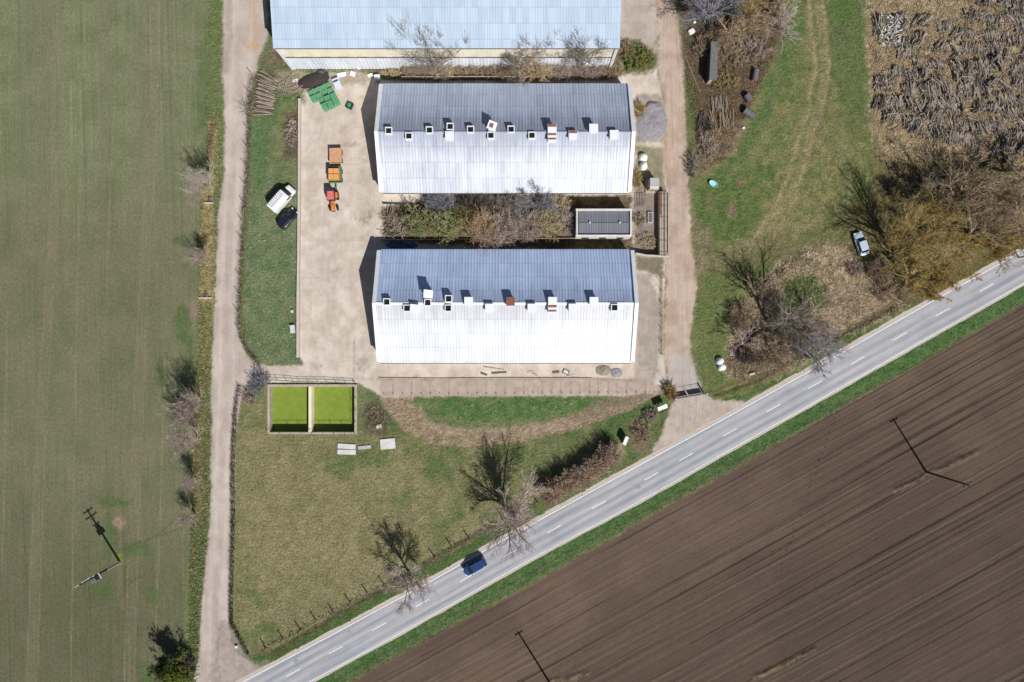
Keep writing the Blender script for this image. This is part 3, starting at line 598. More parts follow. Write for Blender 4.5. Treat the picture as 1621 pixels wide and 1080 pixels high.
M['rustred'] = mat('rust_red_sheet', alb(150,92,80), rough=.8, var=.25, scale=3)
M['black'] = mat('shaft_shade_black', (.008,.008,.01), rough=.9, var=.1)
M['concrete'] = mat('concrete', alb(205,194,184), var=.16, scale=1.5, bump=.3)
M['oldconcrete'] = mat('stained_concrete', alb(184,170,152), var=.25, scale=1.3, bump=.3)
M['greycon'] = mat('grey_concrete', alb(186,186,188), var=.14, scale=1.5, bump=.2)
M['whitecon'] = mat('pale_concrete_slab', alb(214,212,210), var=.16, scale=1.6, bump=.2)
M['darkroof'] = roof_mat('dark_corrugated_sheet', (.11,.118,.145), (.18,.185,.215), rough=.7)
M['steel'] = mat('grey_steel', alb(120,118,118), rough=.5, metal=.3, var=.15)
M['darksteel'] = mat('dark_steel', (.05,.05,.055), rough=.6, var=.2)
M['wood'] = mat('weathered_timber', alb(168,148,128), var=.3, scale=3, stretch=(1,1,1))
M['logs'] = mat('grey_log_bark', alb(168,155,140), var=.5, scale=1.1)
M['logs2'] = mat('dark_log_bark', alb(104,96,90), var=.5, scale=1.1)
M['glass'] = mat('dark_glass', (.012,.016,.022), rough=.08, var=.05, spec=.6)
M['tyre'] = mat('tyre_rubber', (.02,.02,.02), rough=.9, var=.2)
M['lamp'] = mat('clear_lamp', (.6,.6,.6), rough=.2, var=.05); M['redlamp'] = mat('red_lamp', (.35,.02,.02), rough=.3, var=.05)
M['plastic'] = mat('white_plastic', (.66,.67,.68), rough=.5, var=.06, scale=2)

# ------------------------------------------------------------------ barns
def slope(name, x0, x1, ya, za, yb, zb, m, root, rib=.5, amp=.045, rows=7, seed=0):
    """ribbed sheet from the ridge (ya, za) to the eave (yb, zb), ribs run down the slope"""
    n = int((x1-x0)/rib); xs_ = []; zs = []
    for i in range(n):
        a = x0+(x1-x0)*i/n; w = (x1-x0)/n
        xs_ += [a, a+w*.55, a+w*.65, a+w*.9]; zs += [0, 0, amp, amp]
    xs_.append(x1); zs.append(0); xs_ = np.array(xs_); zs = np.array(zs); k = len(xs_); V = []
    rg = np.random.default_rng(seed); sag = 0
    for r in range(rows+1):
        t = r/rows; lap = .0
        wob_ = (vnoise(xs_*.25+seed, np.full(k, r*.7))-.5)*.05
        V.append(np.stack([xs_, np.full(k, ya+(yb-ya)*t), za+(zb-za)*t+zs+wob_], 1))
    V = np.concatenate(V); F = []
    for r in range(rows):
        i = np.arange(k-1)+r*k; f = np.stack([i, i+1, i+1+k, i+k], 1); F.append(f if ya > yb else f[:, ::-1])
    F = np.concatenate(F)[:, ::-1]
    return np_mesh(name, V, [F], m, root)

def vent(root, px, py, kind, zr, mats, hgt=1.0, w=1.15, rz=0):
    """roof ventilation shaft rising through the ridge; kind: open, cap, tilt"""
    z = zr+hgt
    f = S*(1-z/H); x, y = (px-CX)*f, (CY-py)*f
    lx, ly = x-root.location[0], y-root.location[1]
    mb = MB(); t = .13; zb = zr-1.0
    for (dx, dy, a, b) in ((0,-w/2+t/2,w,t),(0,w/2-t/2,w,t),(-w/2+t/2,0,t,w-2*t),(w/2-t/2,0,t,w-2*t)):
        mb.box((lx+dx, ly+dy, (z+zb)/2), (a, b, z-zb))
    v = mb.build('vent', mats[0], root)
    d = MB().box((lx, ly, z-.28), (w-2*t+.02, w-2*t+.02, .05)).build('shaft', M['black'], v)  # black plate near the rim, painted stand-in for the shade inside
    if kind == 'open':
        return v
    mb = MB()
    if kind == 'tiltw':
        mb.box((lx, ly+.05, z+.2), (w*1.3, w*1.15, .08), rz=math.radians(-6), rx=math.radians(12)); mb.build('lid', mats[1], v)
    elif kind == 'tilt':
        mb.box((lx, ly+.05, z+.22), (w*1.25, w*1.2, .07), rz=math.radians(-24), rx=math.radians(14)); mb.box((lx, ly, z+.12), (w*.9, w*.9, .12), rz=-.4)
        mb.build('lid', mats[1], v)
        MB().box((lx-.1, ly+.05, z+.30), (w*.55, w*.6, .05), rz=math.radians(-24), rx=math.radians(14)).build('inner_panel', M['rustred'], v)
    elif kind == 'rustcap':
        mb.box((lx, ly, z+.2), (w*1.22, w*1.22, .3), top=.97); mb.build('lid', M['rust'], v)
    else:
        mb.box((lx, ly, z+.16), (w*1.24, w*1.24, .14)); mb.build('lid', mats[1], v)
        if kind == 'halfrust':
            MB().box((lx, ly+w*.4, z+.245), (w*1.16, w*.38, .03)).build('rust_panel', M['rustred'], v)
        if kind == 'striped':
            MB().box((lx, ly+w*.42, z+.245), (w*1.15, w*.3, .03)).build('rust_panel', M['rustred'], v)
            MB().box((lx, ly-w*.2, z+.245), (w*1.15, w*.26, .03)).build('rust_panel', M['rustred'], v)
    return v

def barn(name, label, x0, x1, ys, yn, yr, he, hr, ms, mn, vents, seed):
    cx, cy = (x0+x1)/2, (ys+yn)/2
    root = thing(name, (cx, cy, 0), label, 'barn')
    L0, L1 = x0-cx, x1-cx; s, n, r = ys-cy, yn-cy, yr-cy
    iy = .35
    # walls: long sides and gable walls with windows cut as separate frames
    for k, yy in ((0, s+iy), (1, n-iy)):
        o = MB().box((0, yy, (he-.12)/2), (x1-x0-.9, .3, he-.12)).build('wall', M['dirtywhite'], root)
        nw = 14
        for i in range(nw):
            xx = L0+1.8+(x1-x0-3.6)*i/(nw-1); sg = -1 if k == 0 else 1
            w = MB().box((xx, yy+sg*.16, 2.05), (1.5, .06, .7)).build('window', M['darksteel'], root)
            MB().box((xx, yy+sg*.2, 2.05), (1.36, .03, .56)).build('pane', M['glass'], w)
    for sx, X_ in ((-1, L0+.2), (1, L1-.2)):
        pts = [(s+.2,0),(n-.2,0),(n-.2,he+.1),(r,hr+.1),(s+.2,he+.1)]
        V = [(X_-.2,a,b) for a,b in pts]+[(X_+.2,a,b) for a,b in pts]; 
        F = [[0,4,3,2,1],[5,6,7,8,9]]+[[i,(i+1)%5,5+(i+1)%5,5+i] for i in range(5)]
        mb = MB(); mb.add(V, F); mb.build('gable_wall', M['dirtywhite'], root)
        mb = MB()   # raised white coping over the gable
        for (ya, za, yb, zb) in ((s-.05,he+.12,r,hr+.12),(r,hr+.12,n+.05,he+.12)):
            w0, w1 = (X_-.32, X_+.30) if sx < 0 else (X_-.30, X_+.32)
            V = [(w0,ya,za),(w1,ya,za),(w1,yb,zb),(w0,yb,zb)]; V += [(a,b,c+.26) for a,b,c in V]
            mb.add(V, [[3,2,1,0],[4,5,6,7],[0,1,5,4],[1,2,6,5],[2,3,7,6],[3,0,4,7]])
        cop = mb.build('gable_coping', M['white'], root)
        # wide doors in the gable and a small vent
        d = MB().box((X_+sx*.23, r, 1.5), (.07, 3.0, 3.0)).build('door', M['wood'], root)
        MB().box((X_+sx*.29, r+.2, 1.4), (.05, .06, .4)).build('handle', M['darksteel'], d)
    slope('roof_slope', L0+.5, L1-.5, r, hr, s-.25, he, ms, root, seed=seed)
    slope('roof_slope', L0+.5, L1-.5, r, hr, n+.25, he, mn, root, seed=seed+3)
    mb = MB(); nseg = 30
    for i in range(nseg):
        a = L0+.5+(x1-x0-1)*i/nseg; b = L0+.5+(x1-x0-1)*(i+1)/nseg; z = hr+.09+.03*math.sin(i*2.1)
        mb.add([(a,r-.24,z-.09),(b,r-.24,z-.09),(b,r,z),(a,r,z),(b,r+.24,z-.09),(a,r+.24,z-.09)], [[0,1,2,3],[3,2,4,5]])
    mb.build('ridge_cap', M['capwhite'] if seed > 5 else ms, root)
    g = MB(); g.box((0, s-.3, he-.02), (x1-x0-1, .12, .1)); g.build('gutter', M['steel'], root)
    for px, py, kd in vents:
        v = vent(root, px, py, kd, hr-.1, (M['capwhite'], M['capwhite']), hgt=(.62 if kd == 'open' else .85) if py < yr_px(yr) else .5)
    return root
def yr_px(y): return CY-y/(S*(1-7.6/H))-4
V1 = [(615,206.6,'open'),(647,215,'open'),(679.6,205.6,'open'),(712.5,200,'open'),(711.7,215.5,'cap'),(744.8,204.7,'open'),(779,200,'tilt'),(777,214,'open'),(809,204.4,'open'),(842,214,'open'),(874,204,'halfrust'),(874,218,'striped'),(907,214,'halfrust'),(939.6,203.7,'cap'),(972,213.6,'cap')]
V2 = [(612,478,'open'),(644,488,'open'),(656.7,489,'tiltw'),(677,479,'open'),(678,466,'tiltw'),(710,473,'open'),(709.5,488,'open'),(742,477.4,'cap'),(775,488,'cap'),(808,477.4,'rustcap'),(842,488,'cap'),(874.7,477.4,'cap'),(874.4,490,'striped'),(907,488,'cap'),(940,477.4,'cap'),(973,487,'open')]
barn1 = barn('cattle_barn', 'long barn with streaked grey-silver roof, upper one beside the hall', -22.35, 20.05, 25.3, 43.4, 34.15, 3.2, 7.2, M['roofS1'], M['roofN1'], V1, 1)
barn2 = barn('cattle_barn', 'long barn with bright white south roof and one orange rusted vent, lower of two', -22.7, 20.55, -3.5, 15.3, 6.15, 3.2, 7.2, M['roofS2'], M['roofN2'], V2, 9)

# large hall at the top
hx0, hx1, hy0, hyr, hy1 = -38.2, 17.1, 47.5, 62.5, 77.5
hall = thing('storage_hall', ((hx0+hx1)/2, (hy0+hy1)/2, 0), 'large hall with pale blue roof and cream upper wall at the photo top', 'hall')
hc = hall.location; hw = (hx1-hx0)/2; hd = (hy1-hy0)/2; E, R_ = 9.0, 12.0
def wallsheet(name, z0, z1, off, m, rib, amp):
    for sg in (-1, 1):
        n = int(2*hw/rib); V = []; xs_ = []; ys_ = []
        for i in range(n):
            a = -hw+2*hw*i/n; w = 2*hw/n; xs_ += [a, a+w*.5, a+w*.6, a+w*.9]; ys_ += [0, 0, amp, amp]
        xs_.append(hw); ys_.append(0); k = len(xs_)
        V = [(x, sg*(hd+off+y), z0) for x, y in zip(xs_, ys_)]+[(x, sg*(hd+off+y), z1) for x, y in zip(xs_, ys_)]
        F = [[i, i+1, k+i+1, k+i][::(-1 if sg > 0 else 1)] for i in range(k-1)]
        mb = MB(); mb.add(V, F); mb.build(name, m, hall)
wallsheet('lower_wall', 0, 4.8, .10, M['hallwall'], .6, .06)
wallsheet('upper_wall', 4.8, E, .02, M['cream'], 3.0, .03)
mb = MB()
for sx in (-1, 1):
    pts = [(-hd,0),(hd,0),(hd,E),(0,R_),(-hd,E)]; X_ = sx*(hw-.1)
    V = [(X_-.1,a,b) for a,b in pts]+[(X_+.1,a,b) for a,b in pts]
    mb.add(V, [[0,4,3,2,1],[5,6,7,8,9]]+[[i,(i+1)%5,5+(i+1)%5,5+i] for i in range(5)])
mb.build('gable_wall', M['hallwall'], hall)
for sx in (-1, 1):
    MB().box((sx*(hw-.15), -hd-.2, E/2), (.5, .22, E)).build('corner_trim', M['whitecon'] if sx > 0 else M['hallwall'], hall)
    d = MB().box((sx*(hw+.06), 2, 2.4), (.1, 5, 4.8)).build('door', M['steel'], hall); MB().box((sx*(hw+.15), 1.6, 1.3), (.06,.08,.5)).build('handle', M['darksteel'], d)
def hallslope(sg):
    V = []; rib = .45; n = int((2*hw+.5)/rib); xs_ = []; zs = []
    for i in range(n):
        a = -hw-.25+(2*hw+.5)*i/n; w = (2*hw+.5)/n; xs_ += [a, a+w*.6, a+w*.68, a+w*.92]; zs += [0, 0, .022, .022]
    xs_.append(hw+.25); zs.append(0); xs_ = np.array(xs_); zs = np.array(zs); k = len(xs_); F = []; c = 0
    rows = [0, .22, .44, .66, .83, 1.0]
    for a, b in zip(rows[:-1], rows[1:]):     # overlapping sheet courses leave a small step
        for t, dz in ((a, .03), (b+.004, .055)):
            V.append(np.stack([xs_, np.full(k, sg*(hd+.35)*t), R_+(E-R_)*t+dz-.03+zs], 1))
        i = np.arange(k-1)+c*k; f = np.stack([i, i+1, i+1+k, i+k], 1); F.append(f if sg > 0 else f[:, ::-1]); c += 2
    return np_mesh('roof_slope', np.concatenate(V), [np.concatenate(F)], M['hallroof'], hall)
hallslope(-1); hallslope(1)
MB().box((0, -hd-.42, E-.04), (2*hw, .16, .12)).build('gutter', M['steel'], hall)
MB().box((0, -hd-.16, 4.8), (2*hw-.6, .1, .10)).build('trim_rail', M['steel'], hall)
MB().box((-hw-.5, -hd+1.9, 6.2), (.55, 2.0, .5)).build('wall_duct', M['darksteel'], hall)

# small dark-roofed shed between the barns
a = G(912, 331, 3.3); b = G(1000, 374.5, 3.3); sx0, sy1, sx1, sy0 = a[0], a[1], b[0], b[1]
shed = thing('shed', ((sx0+sx1)/2, (sy0+sy1)/2, 0), 'small shed with dark corrugated roof framed by a white parapet between the two barns', 'shed')
w, d = sx1-sx0, sy1-sy0
for (x, y, ww, dd_) in ((0,-d/2+.15,w,.3),(0,d/2-.15,w,.3),(-w/2+.15,0,.3,d-.6),(w/2-.15,0,.3,d-.6)):
    MB().box((x, y, 1.6), (ww-.02, dd_-.02, 3.2)).build('wall', M['dirtywhite'], shed)
mb = MB()
for (x, y, ww, dd_) in ((0,-d/2+.16,w+.1,.24),(0,d/2-.12,w+.1,.30),(-w/2+.14,0,.22,d-.5),(w/2-.14,0,.26,d-.5)):
    mb.box((x, y, 3.3), (ww, dd_, .22))
mb.build('parapet', M['dirtywhite'], shed)
def shedroof(sg):
    k = 90; xs_ = np.linspace(-w/2+.4, w/2-.4, k); zs = .03*np.sin(xs_*2*math.pi/.42)
    V = np.concatenate([np.stack([xs_, np.full(k, 0.), 3.22+zs], 1), np.stack([xs_, np.full(k, sg*(d/2-.36)), 3.0+zs], 1)])
    i = np.arange(k-1); f = np.stack([i, i+1, i+1+k, i+k], 1); f = f if sg > 0 else f[:, ::-1]
    return np_mesh('roof_slope', V, [f], M['darkroof'], shed)
shedroof(-1); shedroof(1)
MB().box((0, 0, 3.27), (w-1, .09, .04)).build('ridge_strip', M['steel'], shed)
for xx in (-2.4, 2.7):
    MB().cyl((xx, 0, 3.2), (xx, 0, 3.6), .13).build('vent_pipe', M['white'], shed)
for xx in (-3, 0, 3):
    f = MB().box((xx, -d/2-.03, 1.7), (1.2, .08, .8)).build('window', M['darksteel'], shed); MB().box((xx, -d/2-.08, 1.7), (1.05, .03, .65)).build('pane', M['glass'], f)

# little hut by the dirt road
c = G(1036, 291, 2.2)
hut = thing('hut', (c[0], c[1], 0), 'tiny grey-roofed hut on a brown plinth at the edge of the dirt road', 'hut')
MB().box((0, 0, .15), (2.3, 2.4, .3)).build('plinth', M['oldconcrete'], hut)
MB().box((0, 0, 1.25), (1.6, 1.7, 1.9)).build('wall', M['oldconcrete'], hut)
MB().box((0, .35, 2.25), (1.5, 1.25, .1), rx=-.05).build('roof', M['greycon'], hut)
MB().box((0, -.65, 2.22), (1.5, .6, .09)).build('canopy', M['whitecon'], hut)
d_ = MB().box((.1, -.88, .95), (.8, .06, 1.6)).build('door', M['wood'], hut); MB().box((.4, -.93, 1), (.05,.04,.15)).build('handle', M['darksteel'], d_)

# walled pen east of the shed
def wall_run(name, pts, h, th, m, label, cat='wall', z0=0, cap=None):
    c = g2(*pts[0]); root = thing(name, (c[0], c[1], 0), label, cat)
    mb = MB(); mc = MB()
    for (a, b) in zip(pts[:-1], pts[1:]):
        p = np.array(g2(*a))-c; q_ = np.array(g2(*b))-c; dlt = q_-p; ln = np.hypot(*dlt)
        mb.box(((p[0]+q_[0])/2, (p[1]+q_[1])/2, h/2+z0), (ln, th, h), rz=math.atan2(dlt[1], dlt[0]))
        if cap: mc.box(((p[0]+q_[0])/2, (p[1]+q_[1])/2, h+z0+.04), (ln+.02, th+.08, .08), rz=math.atan2(dlt[1], dlt[0]))
    mb.build('wall_body', m, root)
    if cap: mc.build('coping', cap, root)
    return root
wall_run('wall', [(475.5,158),(475,300),(474,400),(473,480),(473,566)], .55, .35, M['oldconcrete'], 'low concrete retaining wall running down the left edge of the yard', cap=M['concrete'])
wall_run('wall', [(1004,403),(1020,406),(1056,408)], 1.4, .2, M['oldconcrete'], 'short brownish wall closing the pen between barn corner and dirt road', cap=M['concrete'])
wall_run('wall', [(1056.5,306),(1056.5,402)], .8, .14, M['oldconcrete'], 'thin wall along the dirt road beside the rusty covered trough', cap=None)
wall_run('wall', [(608,379.5),(640,380),(700,379.5),(880,378.5),(912,378)], .5, .16, M['oldconcrete'], 'low brown kerb wall north of the lower barn below the shrubs')
wall_run('wall', [(606,322.5),(640,324),(690,324)], .4, .14, M['darksteel'], 'dark low kerb along the south side of the upper barn')
wall_run('wall', [(636,124),(690,124),(760,123.5),(860,124)], .7, .16, M['oldconcrete'], 'thin brown wall between the hall shrubs and upper barn')
wall_run('kerb', [(600,598.5),(700,599.5),(800,598.5),(938,599)], .16, .12, M['oldconcrete'], 'thin crumbling kerb running below the lower barn front', 'kerb')
c = g2(1047, 355); tr = thing('covered_trough', (c[0], c[1], 0), 'long narrow trough with rusty and grey lengthwise covers beside the dirt road', 'trough')
MB().box((0, 0, .65), (1.25, 10.9, 1.3)).build('side_walls', M['oldconcrete'], tr)
for i, (xx, mm) in enumerate(((-.42,'rust'),(-.1,'oldconcrete'),(.2,'steel'),(.48,'oldconcrete'))):
    MB().box((xx, 0 if i else 3.4, 1.36+.02*i), (.26, 10.8 if i else 4.0, .08)).build('cover_strip', M[mm], tr)
MB().box((-.42, -2.1, 1.36), (.26, 6.6, .08)).build('cover_strip', M['oldconcrete'], tr)
for i in range(6): MB().box((0, -5+i*2, 1.45), (1.25, .06, .05)).build('cross_bar', M['darksteel'], tr)
c = g2(1029, 345); t_ = thing('water_trough', (c[0], c[1], 0), 'pale grey oblong concrete trough standing in the pen', 'trough')
MB().box((0,0,.2),(.9,1.9,.4)).build('basin', M['greycon'], t_); MB().box((0,0,.41),(.65,1.6,.03)).build('lining', M['steel'], t_)
c = g2(1012, 318); t_ = thing('steel_rack', (c[0], c[1], 0), 'thin dark metal rack leaning in the pen east of the shed', 'rack')
for i in range(4): MB().cyl((-.8+i*.45, -.9, .1), (-.5+i*.45, .9, .7), .035).build('bar', M['darksteel'], t_)
MB().cyl((-.5,.9,.7),(.9,.9,.7),.035).build('top_bar', M['darksteel'], t_)

# slurry basin with duckweed
bx0, by1 = g2(424, 608.5); bx1, by0 = g2(565.5, 688); bc = ((bx0+bx1)/2, (by0+by1)/2)
bas = thing('slurry_basin', (bc[0], bc[1], 0), 'square-walled concrete double basin filled with bright green algae', 'basin')
w, d = bx1-bx0, by1-by0; t = .42; dep = -1.9; top = .28
for (x, y, ww, dd_) in ((0,-d/2+t/2,w,t),(0,d/2-t/2,w,t),(-w/2+t/2,0,t,d-2*t),(w/2-t/2,0,t,d-2*t)):
    MB().box((x, y, (top+dep)/2), (ww, dd_, top-dep)).build('outer_wall', M['oldconcrete'], bas)
mx_ = (g2(491.5,600)[0]-bc[0]); MB().box((mx_, 0, (top+dep)/2-.01), (.52, d-2*t, top-dep)).build('middle_wall', M['cream'], bas)
M['algae'] = mat('duckweed', alb(138,154,54), rough=.6, var=.12, scale=.9, bump=.15, c2=alb(116,138,48), spec=.3)
for x0_, x1_ in ((-w/2+t, mx_-.26), (mx_+.26, w/2-t)):
    x0_ -= .03; x1_ += .03
    k = MB(); n_ = 1; k.add([(x0_,-d/2+t-.03,-1.3),(x1_,-d/2+t-.03,-1.3),(x1_,d/2-t+.03,-1.3),(x0_,d/2-t+.03,-1.3)], [[0,1,2,3]])
    o = k.build('algae_water', M['algae'], bas)
MB().box((0,0,-1.95),(w,d,.1)).build('floor', M['oldconcrete'], bas)
def railing(parent, pts, h, m, n_rails=2, z0=0., step=1.6):
    for (a, b) in zip(pts[:-1], pts[1:]):
        a = np.array(a, float); b = np.array(b, float); ln = np.hypot(*(b-a)); k = max(1, round(ln/step))
        mb = MB()
        for i in range(n_rails):
            z = z0+h*(1-i*.5); mb.cyl((*a, z), (*b, z), .03, n=6)
        mb.build('rail', m, parent)
        for i in range(k+1):
            p = a+(b-a)*i/k; MB().cyl((*p, z0), (*p, z0+h), .035, n=6).build('rail_post', m, parent)
railing(bas, [(-w/2+.2, -d/2+.2), (w/2-.2, -d/2+.2), (w/2-.2, d/2-.2)], 1.05, M['darksteel'], 1, top, 2.0)
c = g2(494, 604); rl = thing('railing', (c[0], c[1], 0), 'dark metal pipe railing along the north edge of the algae basin', 'railing')
railing(rl, [(-7.6,.35),(-4.5,.2),(-2.2,0),(2.5,-.05),(7.6,-.35)], 1.1, M['darksteel'], 2, 0, 1.5)

# concrete slabs lying in the grass
def slab(px, py, l, w_, hh, rz, label, m='whitecon'):
    o = MB().box((0,0,hh/2), (l, w_, hh), bev=.04).build('concrete_slab', M[m]); c = g2(px, py); o.location = (c[0], c[1], .02); o.rotation_euler = (0, 0, math.radians(rz))
    tag(o, label, 'slab', 'concrete slabs south of the basin')
slab(549, 706.5, 3.1, .9, .2, -3, 'upper long pale slab south of the algae basin, touching the one below it')
slab(549, 715.5, 3.2, .85, .2, -1, 'whitest lower slab of the pair south of the algae basin')
slab(577, 708, 2.2, .6, .18, 6, 'narrow grey slab between the long pair and the square one', 'greycon')
slab(614, 702.5, 2.6, 1.8, .2, 5, 'large square pale slab at the right end of the slab row')

# ------------------------------------------------------------------ fences
def fence(pts, label, ph=1.7, rails=3, m=None, step=None, post_px=None, tilt=(0,0), pr=.06, mesh=True, cat='fence', mw='darksteel'):
    m = m or M['wood']; c = g2(*pts[0]); root = thing('fence', (c[0], c[1], 0), label, cat)
    if post_px is None: P = resamp(pts, step) if step else np.array(pts, float)
    else: P = np.array(post_px, float)
    rg = random.Random(int(pts[0][0]))
    for p in P:
        q_ = np.array(g2(*p))-c; hh = ph*rg.uniform(.9, 1.08)
        MB().cyl((q_[0], q_[1], -.2), (q_[0]+tilt[0]+rg.uniform(-.06,.06), q_[1]+tilt[1]+rg.uniform(-.06,.06), hh), pr, pr*.9, n=7).build('post', m, root)
    if mesh:
        mb = MB(); Q = [np.array(g2(*p))-c for p in pts]
        for a_, b_ in zip(Q[:-1], Q[1:]):
            for i in range(rails):
                z = ph*(i+1)/(rails)*.92-.05; mb.cyl((*a_, z), (*b_, z), .012, n=3, cap=False)
        mb.build('wire', M[mw], root)
    return root
RF = [(421,1026),(448,1011),(475.6,996.7),(500.4,982),(527,968.5),(554.4,954.4),(581,938.5),(607.5,925),(634,912),(661,897),(688,882),(715,866),(742,852),(768,834),(795,820),(822,806),(849,793)]
fence(RF, 'roadside pasture fence of spaced timber posts, from the track corner to the hedge', 2.0, 4, step=None, pr=.10)
LF = [(379,612),(373,650),(369.5,700),(368.5,760),(369,820),(367.5,880),(366,940),(366,985),(380,1010),(392,1034)]
fence(LF, 'wire fence with posts along the left edge of the dry pasture', 1.3, 5, step=27)
LL = [(400,120),(395,150),(394.5,200),(391.5,250),(389,300),(385,340),(383,390),(381,440),(379,480),(378,512),(382,536),(392,556),(406,570)]
fence(LL, 'wire fence with pale leaning posts between the gravel track and green lawn', 1.5, 5, step=29, m=M['concrete'], tilt=(-.3,.35), pr=.055)
fence([(1066,632),(1048,651),(1036,655),(1024,668),(1010,684),(994,705)], 'short fence line between the gate and the roadside hedge', 1.8, 4, step=None, pr=.07)
fence([(608,624),(1040,622)], 'row of small kerb stumps along the strip below the lower barn', .35, 1, step=14.8, mesh=False, m=M['oldconcrete'], pr=.07, cat='stumps')
fence([(1047,440),(1047,500),(1046,562)], 'low rusty fence between the lower barn yard and dirt road', .9, 2, step=20, m=M['rust'])

# gate with a solid lower panel
p = np.array(g2(1066.5, 630.5)); q_ = np.array(g2(1113, 622.5)); c = (p+q_)/2; dlt = q_-p; ln = np.hypot(*dlt)
gate = thing('gate', (c[0], c[1], 0), 'closed two-leaf metal gate with solid dark lower panels across the farm entrance', 'gate', rz=math.atan2(dlt[1], dlt[0]))
for s in (-1, 1):
    MB().box((s*ln/4, 0, .62), (ln/2-.22, .05, .95)).build('lower_panel', M['darksteel'], gate)
    mb = MB(); mb.cyl((s*.12,0,2.05),(s*(ln/2-.1),0,2.05),.03,n=6); mb.cyl((s*.12,0,1.15),(s*(ln/2-.1),0,1.15),.03,n=6)
    for i in range(3):
        xx = s*(.12+(ln/2-.25)*i/2); mb.cyl((xx,0,.1),(xx,0,2.05),.03,n=6)
    mb.build('leaf_frame', M['steel'], gate)
    MB().box((s*(ln/2+.12), 0, 1.1), (.22, .22, 2.2)).build('gate_post', M['whitecon'], gate)
c = g2(1046, 644)
sg = thing('notice_board', (c[0], c[1], 0), 'pale blank board on short posts beside the farm gate', 'board', rz=math.radians(22))
MB().box((0, 0, 1.45), (1.7, .95, .06), rx=math.radians(38)).build('panel', M['white'], sg)
for s in (-.6, .6): MB().cyl((s, .12, 0), (s, .12, 1.42), .05, n=6).build('post', M['darksteel'], sg)
c = g2(988, 696)
bx = thing('utility_cabinet', (c[0], c[1], 0), 'narrow white cabinet standing at the north end of the roadside hedge', 'cabinet', rz=math.radians(-22))
MB().box((0, 0, .12), (.6, 1.5, .24)).build('base', M['concrete'], bx); MB().box((0, 0, .9), (.5, 1.35, 1.35), bev=.03).build('housing', M['darksteel'], bx)
MB().box((0, 0, 1.62), (.6, 1.45, .08)).build('lid', M['white'], bx)
for s in (-1,1): MB().box((.26, s*.33, .9), (.02, .6, 1.2)).build('door', M['steel'], bx)

# ------------------------------------------------------------------ vehicles
def skin(mb, secs):
    rings = []
    for (x, hw_, zb, zt) in secs:
        half = [(hw_*.86, zb), (hw_*.98, zb+.12), (hw_, (zb+zt)/2), (hw_*.985, zt-.2), (hw_*.93, zt-.06), (hw_*.7, zt), (hw_*.35, zt+.015)]
        rings.append([(x, y, z) for y, z in half]+[(x, -y, z) for y, z in half[::-1]])
    n = len(rings[0]); V = [v for r in rings for v in r]; F = []
    for i in range(len(rings)-1):
        for j in range(n):
            k = (j+1) % n; F.append([i*n+j, i*n+k, (i+1)*n+k, (i+1)*n+j])
    F.append(list(range(n))[::-1]); F.append([(len(rings)-1)*n+j for j in range(n)])
    F = [f[::-1] for f in F]
    mb.add(V, F); return mb
def wheel(root, x, y, r=.32, w=.22, hub=True):
    s = 1 if y > 0 else -1
    t_ = MB().cyl((x, y-w/2, r), (x, y+w/2, r), r, n=16).build('wheel', M['tyre'], root)
    if hub: MB().cyl((x, y+s*(w/2-.01), r), (x, y+s*(w/2+.015), r), r*.6, n=12).build('rim', M['steel'], t_)
